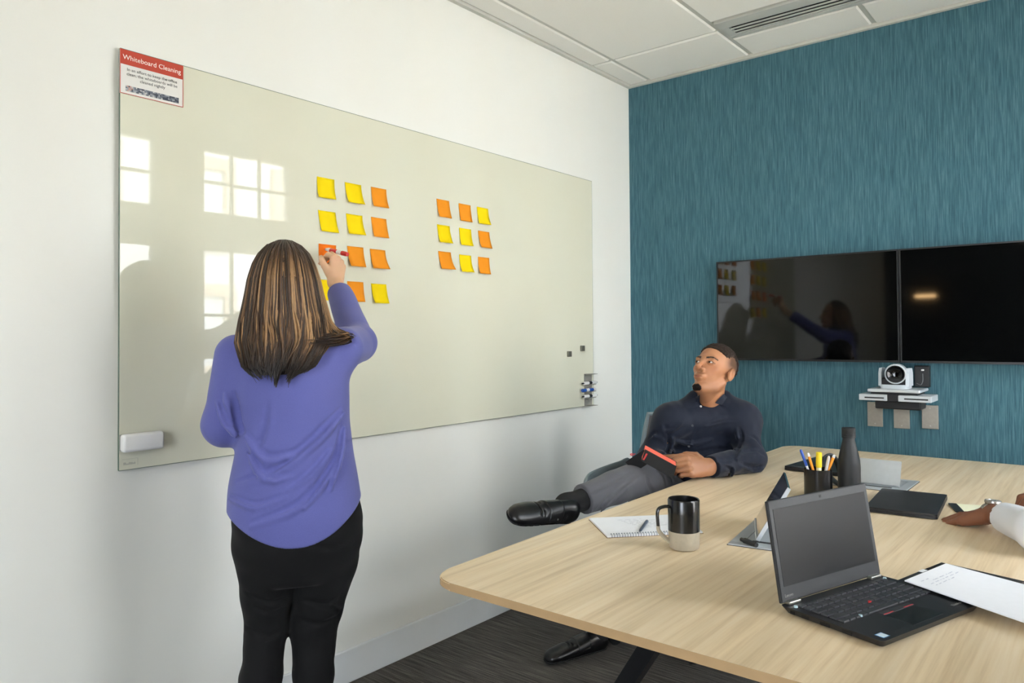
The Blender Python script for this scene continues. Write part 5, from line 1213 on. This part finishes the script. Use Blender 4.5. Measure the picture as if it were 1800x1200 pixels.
# collar wings, placket, buttons: thin patches laid on the shirt
both = Shape(); both.add(shirt, 0); both.add(bodm, .004)
def patch(name, quad, sdf, t0, t1, lift, thick, m, nu=7, nv=5, parent=mn):
    bm = nbm(); g = {}
    for i in range(nu):
        for j in range(nv):
            a, b = i/(nu-1), j/(nv-1); p = [(1-a)*((1-b)*quad[0][k]+b*quad[3][k])+a*((1-b)*quad[1][k]+b*quad[2][k]) for k in (0, 1)]
            w_ = march(sdf, p[0], p[1], t0, t1); d = nrm(CAM-w_); ll = lift[0]+(lift[1]-lift[0])*b
            for k in (0, 1): g[i, j, k] = bm.verts.new(tuple(w_+d*(ll+k*thick)-np.array(parent.location)))
    for i in range(nu-1):
        for j in range(nv-1):
            for k in (0, 1): bm.faces.new((g[i, j, k], g[i+1, j, k], g[i+1, j+1, k], g[i, j+1, k]))
    for i in range(nu-1):
        for j in (0, nv-1): bm.faces.new((g[i, j, 0], g[i+1, j, 0], g[i+1, j, 1], g[i, j, 1]))
    for j in range(nv-1):
        for i in (0, nu-1): bm.faces.new((g[i, j, 0], g[i, j+1, 0], g[i, j+1, 1], g[i, j, 1]))
    return obj(name, bm, m, parent, True)
NAVY = m_cloth('navy_collar_poplin', (22, 29, 45), .7, (900, 900, 900), .12, .1, .06)
patch('collar', [(1230, 694), (1230, 714), (1209, 718), (1199, 709)], both, 2.6, 3.5, (.006, .013), .003, NAVY)
patch('collar', [(1272, 692), (1257, 708), (1281, 716), (1285, 703)], both, 2.6, 3.5, (.006, .013), .003, NAVY)
patch('placket', [(1228, 716), (1209, 800), (1214, 801), (1234, 717)], shirt, 2.6, 3.5, (.0006, .0012), .0016, NAVY, 10, 3)
BTN = mat('dark_shirt_button', (58, 62, 72), .3); BTN2 = mat('pearl_shirt_button', (178, 172, 168), .3)
for (u, v), m_ in (((1232, 714), BTN2), ((1217, 748), BTN), ((1211, 784), BTN)):
    w_ = march(shirt, u, v, 2.6, 3.5); d = nrm(CAM-w_); Mx, _ = frame_to(tuple(w_+d*.002-np.array(mn.location)), tuple(w_+d-np.array(mn.location))); bm = nbm(); lathe(bm, [(0, .003), (.004, .003), (.005, .0015), (.005, 0)], 16, Mx); obj('button', bm, m_, mn, True)
# notebook
TN = 2.80
nbk = thing('notebook', 'black notebook with coral page edges and red ribbon held open on the man\'s knee', 'notebook', tuple(atd(1134, 790, TN)))
O_ = atd(1134, 790, TN)
COR = mat('coral_page_edge', (232, 104, 84), .7, noise=.03, nscale=200); BKC = mat('black_notebook_cover', (18, 18, 19), .6, noise=.05, nscale=80)
def slab(name, a, b, c, th, m, parent=nbk):    # a,b edge; c depth vector; th thickness vector
    bm = nbm(); q = [bm.verts.new(tuple(np.asarray(p)+k*np.asarray(th)-O_)) for k in (0, 1) for p in (a, b, b+c, a+c)]
    for f in ((0, 1, 2, 3), (7, 6, 5, 4), (0, 4, 5, 1), (1, 5, 6, 2), (2, 6, 7, 3), (3, 7, 4, 0)): bm.faces.new([q[i] for i in f])
    return obj(name, bm, m, parent)
s0, s1 = atd(1134, 789, 2.80), atd(1189, 819, 2.72); dwn = nrm(-UU*.80+TT*.15-RR*.28)*.045; thk = nrm(UU*.5-TT*.75+RR*.15)*.021
slab('back_cover', s0, s1, dwn, -thk*.12, BKC); slab('page_block', s0, s1-(s1-s0)*.02, dwn*.97, thk, COR); slab('inner_board', s0+thk*1.0, s1+thk*1.0, dwn, thk*.12, BKC)
c0, c1 = atd(1131, 790, 2.80), atd(1099, 812, 2.84); slab('front_cover', c0, c1, nrm(-UU*.55+TT*.1+RR*.5)*.052, nrm(np.cross(c1-c0, UU))*.004, BKC)
bm = nbm(); rb = [atd(1137, 797, 2.775)-O_, atd(1134, 803, 2.77)-O_, atd(1131, 808, 2.768)-O_]; tube(bm, rb, .0035, 6, flat=(1.4, .3)); obj('ribbon', bm, mat('red_ribbon', (206, 52, 58), .6), nbk)
bm = nbm(); tube(bm, arc([atd(1113, 797, 2.83)-O_, atd(1108, 798, 2.83)-O_, atd(1111, 800, 2.83)-O_, atd(1117, 797, 2.83)-O_], 5), .0018, 6); obj('elastic_band', bm, mat('red_elastic', (214, 70, 74), .6), nbk)
# ------------------------------------------------------------------ two colleagues across the table (mostly out of frame)
def seated(label, base, hip, neck, headc, face, shL, shR, elL, elR, handL, handR, knees, skin, shirtm, trm, cuff=.06, sleeve=(.060, .052, .044), chairlab=None, chairloc=None, chairrz=0):
    t = thing('person', label, 'person', (base[0], base[1], 0)); hip = np.array(hip, float); neck = np.array(neck, float); shL, shR, elL, elR = (np.array(q, float) for q in (shL, shR, elL, elR))
    ax = nrm(neck-hip); sd = shL-shR; sd = nrm(sd-ax*np.dot(sd, ax)); nf = nrm(np.cross(sd, ax)); L = np.linalg.norm(neck-hip)
    tor = loft([(-.06, .165, .13, 0, 0), (.08, .168, .13, 0, 0), (.28, .175, .125, 0, 0), (L-.14, .185, .115, 0, 0), (L-.05, .13, .085, 0, 0), (L+.02, .065, .06, 0, 0)], hip, sd, nf, ax)
    wL, dL, nL, cL, tL = handL; wR, dR, nR, cR, tR = handR; wL = np.array(wL, float); wR = np.array(wR, float)
    s = Shape(); s.add(tor, .02)
    for a, b, w_ in ((shL, elL, wL), (shR, elR, wR)):
        s.add(cap(a, b, sleeve[0], sleeve[1]), .05); s.add(cap(b, w_, sleeve[1], sleeve[2]), .02)
    s.disp(wob(.002, 26, 3)); s.sub(cap(neck, neck+ax*.2, .05), .006)
    for b, w_ in ((elL, wL), (elR, wR)): d = nrm(w_-b); cutend(s, w_-d*cuff, d, .08+cuff)
    lo = np.min([shL, shR, elL, elR, wL, wR, hip], 0)-.2; hi = np.max([shL, shR, elL, elR, hip, neck], 0)+[.2, .2, .05]
    P, Q = surfnet(s, lo, hi, .007); part_from('shirt', t, npmesh('shirt', P, Q, shirtm))
    tr_ = Shape(); tr_.add(ell(hip, (.16, .16, .11)), .02)
    for sg_, k in ((1, knees[0]), (-1, knees[1])):
        h = hip+sd*sg_*.085; k = np.array(k, float); an = np.array([k[0]+.06, k[1], .10]); lg = Shape(); lg.add(cap(h, k, .09, .068), .03); lg.add(cap(k, an, .064, .052), .03); tr_.add(lg, .012)
        sh2, so2, va2, q = shoe(np.array([k[0]+.10, k[1], .006]), np.array([k[0]-.17, k[1], .006]), np.array([0, 0, 1.0])); P, Q = surfnet(sh2, (k[0]-.26, k[1]-.12, -.002), (k[0]+.2, k[1]+.12, .16), .008); part_from('shoe', t, npmesh('shoe', P, Q, LEATH))
    P, Q = surfnet(tr_, np.min([hip]+[np.array(k) for k in knees], 0)-[.2, .22, .55], np.max([hip]+[np.array(k) for k in knees], 0)+[.2, .22, .2], .010); part_from('trousers', t, npmesh('trousers', P, Q, trm))
    fh_ = nrm(face); lh_ = nrm(np.cross([0, 0, 1.0], fh_)); uh_ = np.cross(fh_, lh_); B_ = np.stack([lh_, fh_, uh_], 1); hc = np.array(headc, float)
    b1 = Shape(); b1.add(xf(hsh, hc, B_, .97), .01); b1.add(cap(hc-uh_*.06-fh_*.012, neck-ax*.04, .053, .06), .022); parts = [surfnet(b1, hc-[.14, .14, .26], hc+[.14, .14, .15], .004)]
    out = []
    for w_, d, n, left, c, th, e in ((wL, dL, nL, True, cL, tL, elL), (wR, dR, nR, False, cR, tR, elR)):
        h_, lo, hi, tips_, T_, Lf, nl = hand(w_, d, n, left, c, th, 1.03); h_.add(cap(e, w_, .040, .0275), .014); parts.append(surfnet(h_, np.minimum(lo, w_-.09), np.maximum(hi, w_+.09), .0027)); out.append((tips_, T_, Lf, nl))
    inn = Shape(); inn.add(off(tor, .014), .02)
    for a, b, w_ in ((shL, elL, wL), (shR, elR, wR)): inn.add(cap(a, b, .045, .04), .03); inn.add(cap(b, b+(w_-b)*.7, .036, .03), .02)
    parts.append(surfnet(inn, np.min([shL, shR, elL, elR, wL, wR, hip], 0)-.1, np.max([shL, shR, elL, elR, hip, neck], 0)+.1, .012))
    P, Q = merge(parts); part_from('body', t, npmesh('body', P, Q, SKINM, skin_cols(P, skin, hc, B_, True, .97))); eyes(t, hc, B_, (0, 1, 0), .97)
    hr = Shape(); hr.add(off(hsh, -.007), 0); hr.cut(lambda p: (f4(.03)-p[:, 2]+np.clip(p[:, 1]-.0, 0, 1)*.62).astype(f4), .006); hr.disp(wob(.0015, 260, 3, 8)); Ph_, Qh_ = surfnet(hr, (-.1, -.125, -.03), (.1, .1, .145), .005, 1); part_from('hair', t, npmesh('hair', hc[None]+(Ph_*.97)@B_.T, Qh_, HAIR2, np.tile(np.array(srgb(26, 20, 17)), (len(Ph_), 1))))
    for o_ in out: nail_parts(t, o_[3], mat('dark_skin_nail', (176, 128, 106), .35))
    if chairlab: chair(chairlab, chairloc, chairrz, .42, .66)
    return t, out
DSK = (140, 90, 64)
WSH = m_cloth('white_cotton_shirt', (226, 228, 234), .8, (700, 700, 700), .1, .1, .02); GSH = m_cloth('slate_cotton_shirt', (96, 104, 116), .8, (700, 700, 700), .1, .1, .04); DTR = m_cloth('dark_trousers', (40, 42, 48), .85, (700, 700, 700), .1, .1, .06)
w3 = atz(1746, 902, TZ+.046); tp3 = atz(1668, 910, TZ+.010); d3 = nrm(tp3-w3)
e3 = atz(1800, 926, TZ+.052); e3 = w3+nrm(e3-w3)*.255; e3[2] = TZ+.062
w4 = atz(1850, 868, TZ+.056); tp4 = atz(1790, 884, TZ+.030)
p3, o3 = seated('person in a white shirt with a steel watch, hands resting on the table', (2.72, 2.72), (2.72, 2.74, .52), (2.62, 2.72, 1.06), (2.57, 2.72, 1.225), (-1, .25, 0), (2.58, 2.545, 1.0), (2.60, 2.90, 1.0), tuple(e3), (2.33, 2.98, .80),
    (w3, d3*1.0+np.array([0, 0, -.02]), np.array([0, 0, 1.0])+RR*.12+TT*.25, [(.16, .22, .15), (.20, .26, .15), (.22, .26, .15), (.18, .22, .15)], [(.022, .026, -.010), (.050, .050, -.022), (.080, .060, -.028), (.104, .060, -.030)]),
    (w4, nrm(tp4-w4)*1.0, np.array([0, 0, 1.0])+TT*.2-RR*.2, [(.7, .7, .4), (.8, .9, .4), (.9, .9, .5), (1.0, .9, .5)], [(.024, .026, -.012), (.055, .042, -.030), (.082, .040, -.042), (.100, .034, -.046)]), ((2.30, 2.60, .50), (2.30, 2.84, .50)), DSK, WSH, DTR, .070, (.060, .050, .036), 'grey office chair under the person in the white shirt', (2.70, 2.72, 0), -PI/2)
# watch
fd_ = nrm(w3-e3); wc = w3+fd_*.002; un = nrm(np.array([0, 0, 1.0])+TT*.25-fd_*np.dot(np.array([0, 0, 1.0])+TT*.25, fd_)); sn = np.cross(fd_, un); pb = np.array(p3.location)
wt = bpy.data.objects.new('wristwatch', None); COL.objects.link(wt); wt.parent = p3; wt.location = tuple(wc-pb); wt['label'] = 'steel wristwatch with a blue dial'
for k in range(26):
    for row, off_ in ((-1, -.0055), (0, 0), (1, .0055)):
        a = 2*PI*(k+.5*(row == 0))/26
        if abs(math.sin(a)-1) < .12: continue
        c = sn*math.cos(a)*.0315+un*math.sin(a)*.0275+fd_*off_; ta = nrm(-sn*math.sin(a)*.0315+un*math.cos(a)*.0275); no = np.cross(ta, fd_)
        bm = nbm(); Mx = Matrix([[ta[i], fd_[i], no[i], c[i]] for i in range(3)]+[[0, 0, 0, 1]]); box(bm, (-.0034, -.0026, -.0018), (.0034, .0026, .0018), .0007, 1, 0, Mx); obj('bracelet_link', bm, STEEL, wt, True)
Mx, _ = frame_to(tuple(un*.026), tuple(un)); bm = nbm(); lathe(bm, [(0, 0), (.018, 0), (.0205, .003), (.0205, .008), (.0185, .0105), (.0165, .0105), (.016, .009)], 40, Mx); obj('watch_case', bm, STEEL, wt, True)
bm = nbm(); lathe(bm, [(.0166, .0092), (0, .0092)], 40, Mx); obj('dial', bm, mat('blue_watch_dial', (24, 52, 78), .2, noise=.15, nscale=400), wt)
bm = nbm()
for k in range(12):
    M2 = Mx @ Matrix.Rotation(k*PI/6, 4, 'Z'); box(bm, (-.0005, .0115, .0093), (.0005, .0145, .0097), M=M2)
box(bm, (-.0006, -.002, .0096), (.0006, .009, .0099), M=Mx); box(bm, (-.0006, -.002, .0096), (.0006, .012, .0099), M=Mx @ Matrix.Rotation(-2.0, 4, 'Z')); obj('hour_marks', bm, SILVER, wt)
# pen in the other hand
g = (o3[1][0][0]+o3[1][1][3])/2; a = g+nrm(-RR*.5-UU*.6+TT*.2)*.035; b = g+nrm(RR*.8+UU*.35)*.10
a[2] = max(a[2], TZ+.004); pn3 = thing('ballpoint_pen', 'black pen held in the far hand of the person in the white shirt', 'pen', tuple(a)); Mx, L = frame_to((0, 0, 0), tuple(b-a)); bm = nbm(); lathe(bm, [(0, 0), (.001, .001), (.0042, .016), (.0046, .03), (.0046, L-.004), (0, L)], 16, Mx); obj('barrel', bm, BLACKP, pn3, True)
tp = atz(1796, 1021, TZ+.030); w5 = tp+np.array([.165, .05, .035])
p4, o4 = seated('person in a slate shirt reaching one finger to the edge of the handwritten sheet', (2.74, 1.46), (2.74, 1.46, .52), (2.66, 1.48, 1.06), (2.62, 1.49, 1.225), (-1, .3, 0), (2.64, 1.30, 1.0), (2.62, 1.66, 1.0), (2.50, 1.20, .80), (2.48, 1.86, .815),
    ((2.33, 1.27, TZ+.05), np.array([-1, .1, -.05]), np.array([0, -.1, 1.0]), [(.2, .3, .2)]*4, None), (w5, nrm(tp-w5), np.array([0, 0, 1.0]), [(.10, .2, .15), (.25, .4, .2), (.3, .5, .2), (.35, .5, .2)], None), ((2.32, 1.36, .50), (2.32, 1.60, .50)), DSK, GSH, DTR, .02, (.060, .052, .041), 'grey office chair under the person in the slate shirt', (2.72, 1.46, 0), -PI/2)
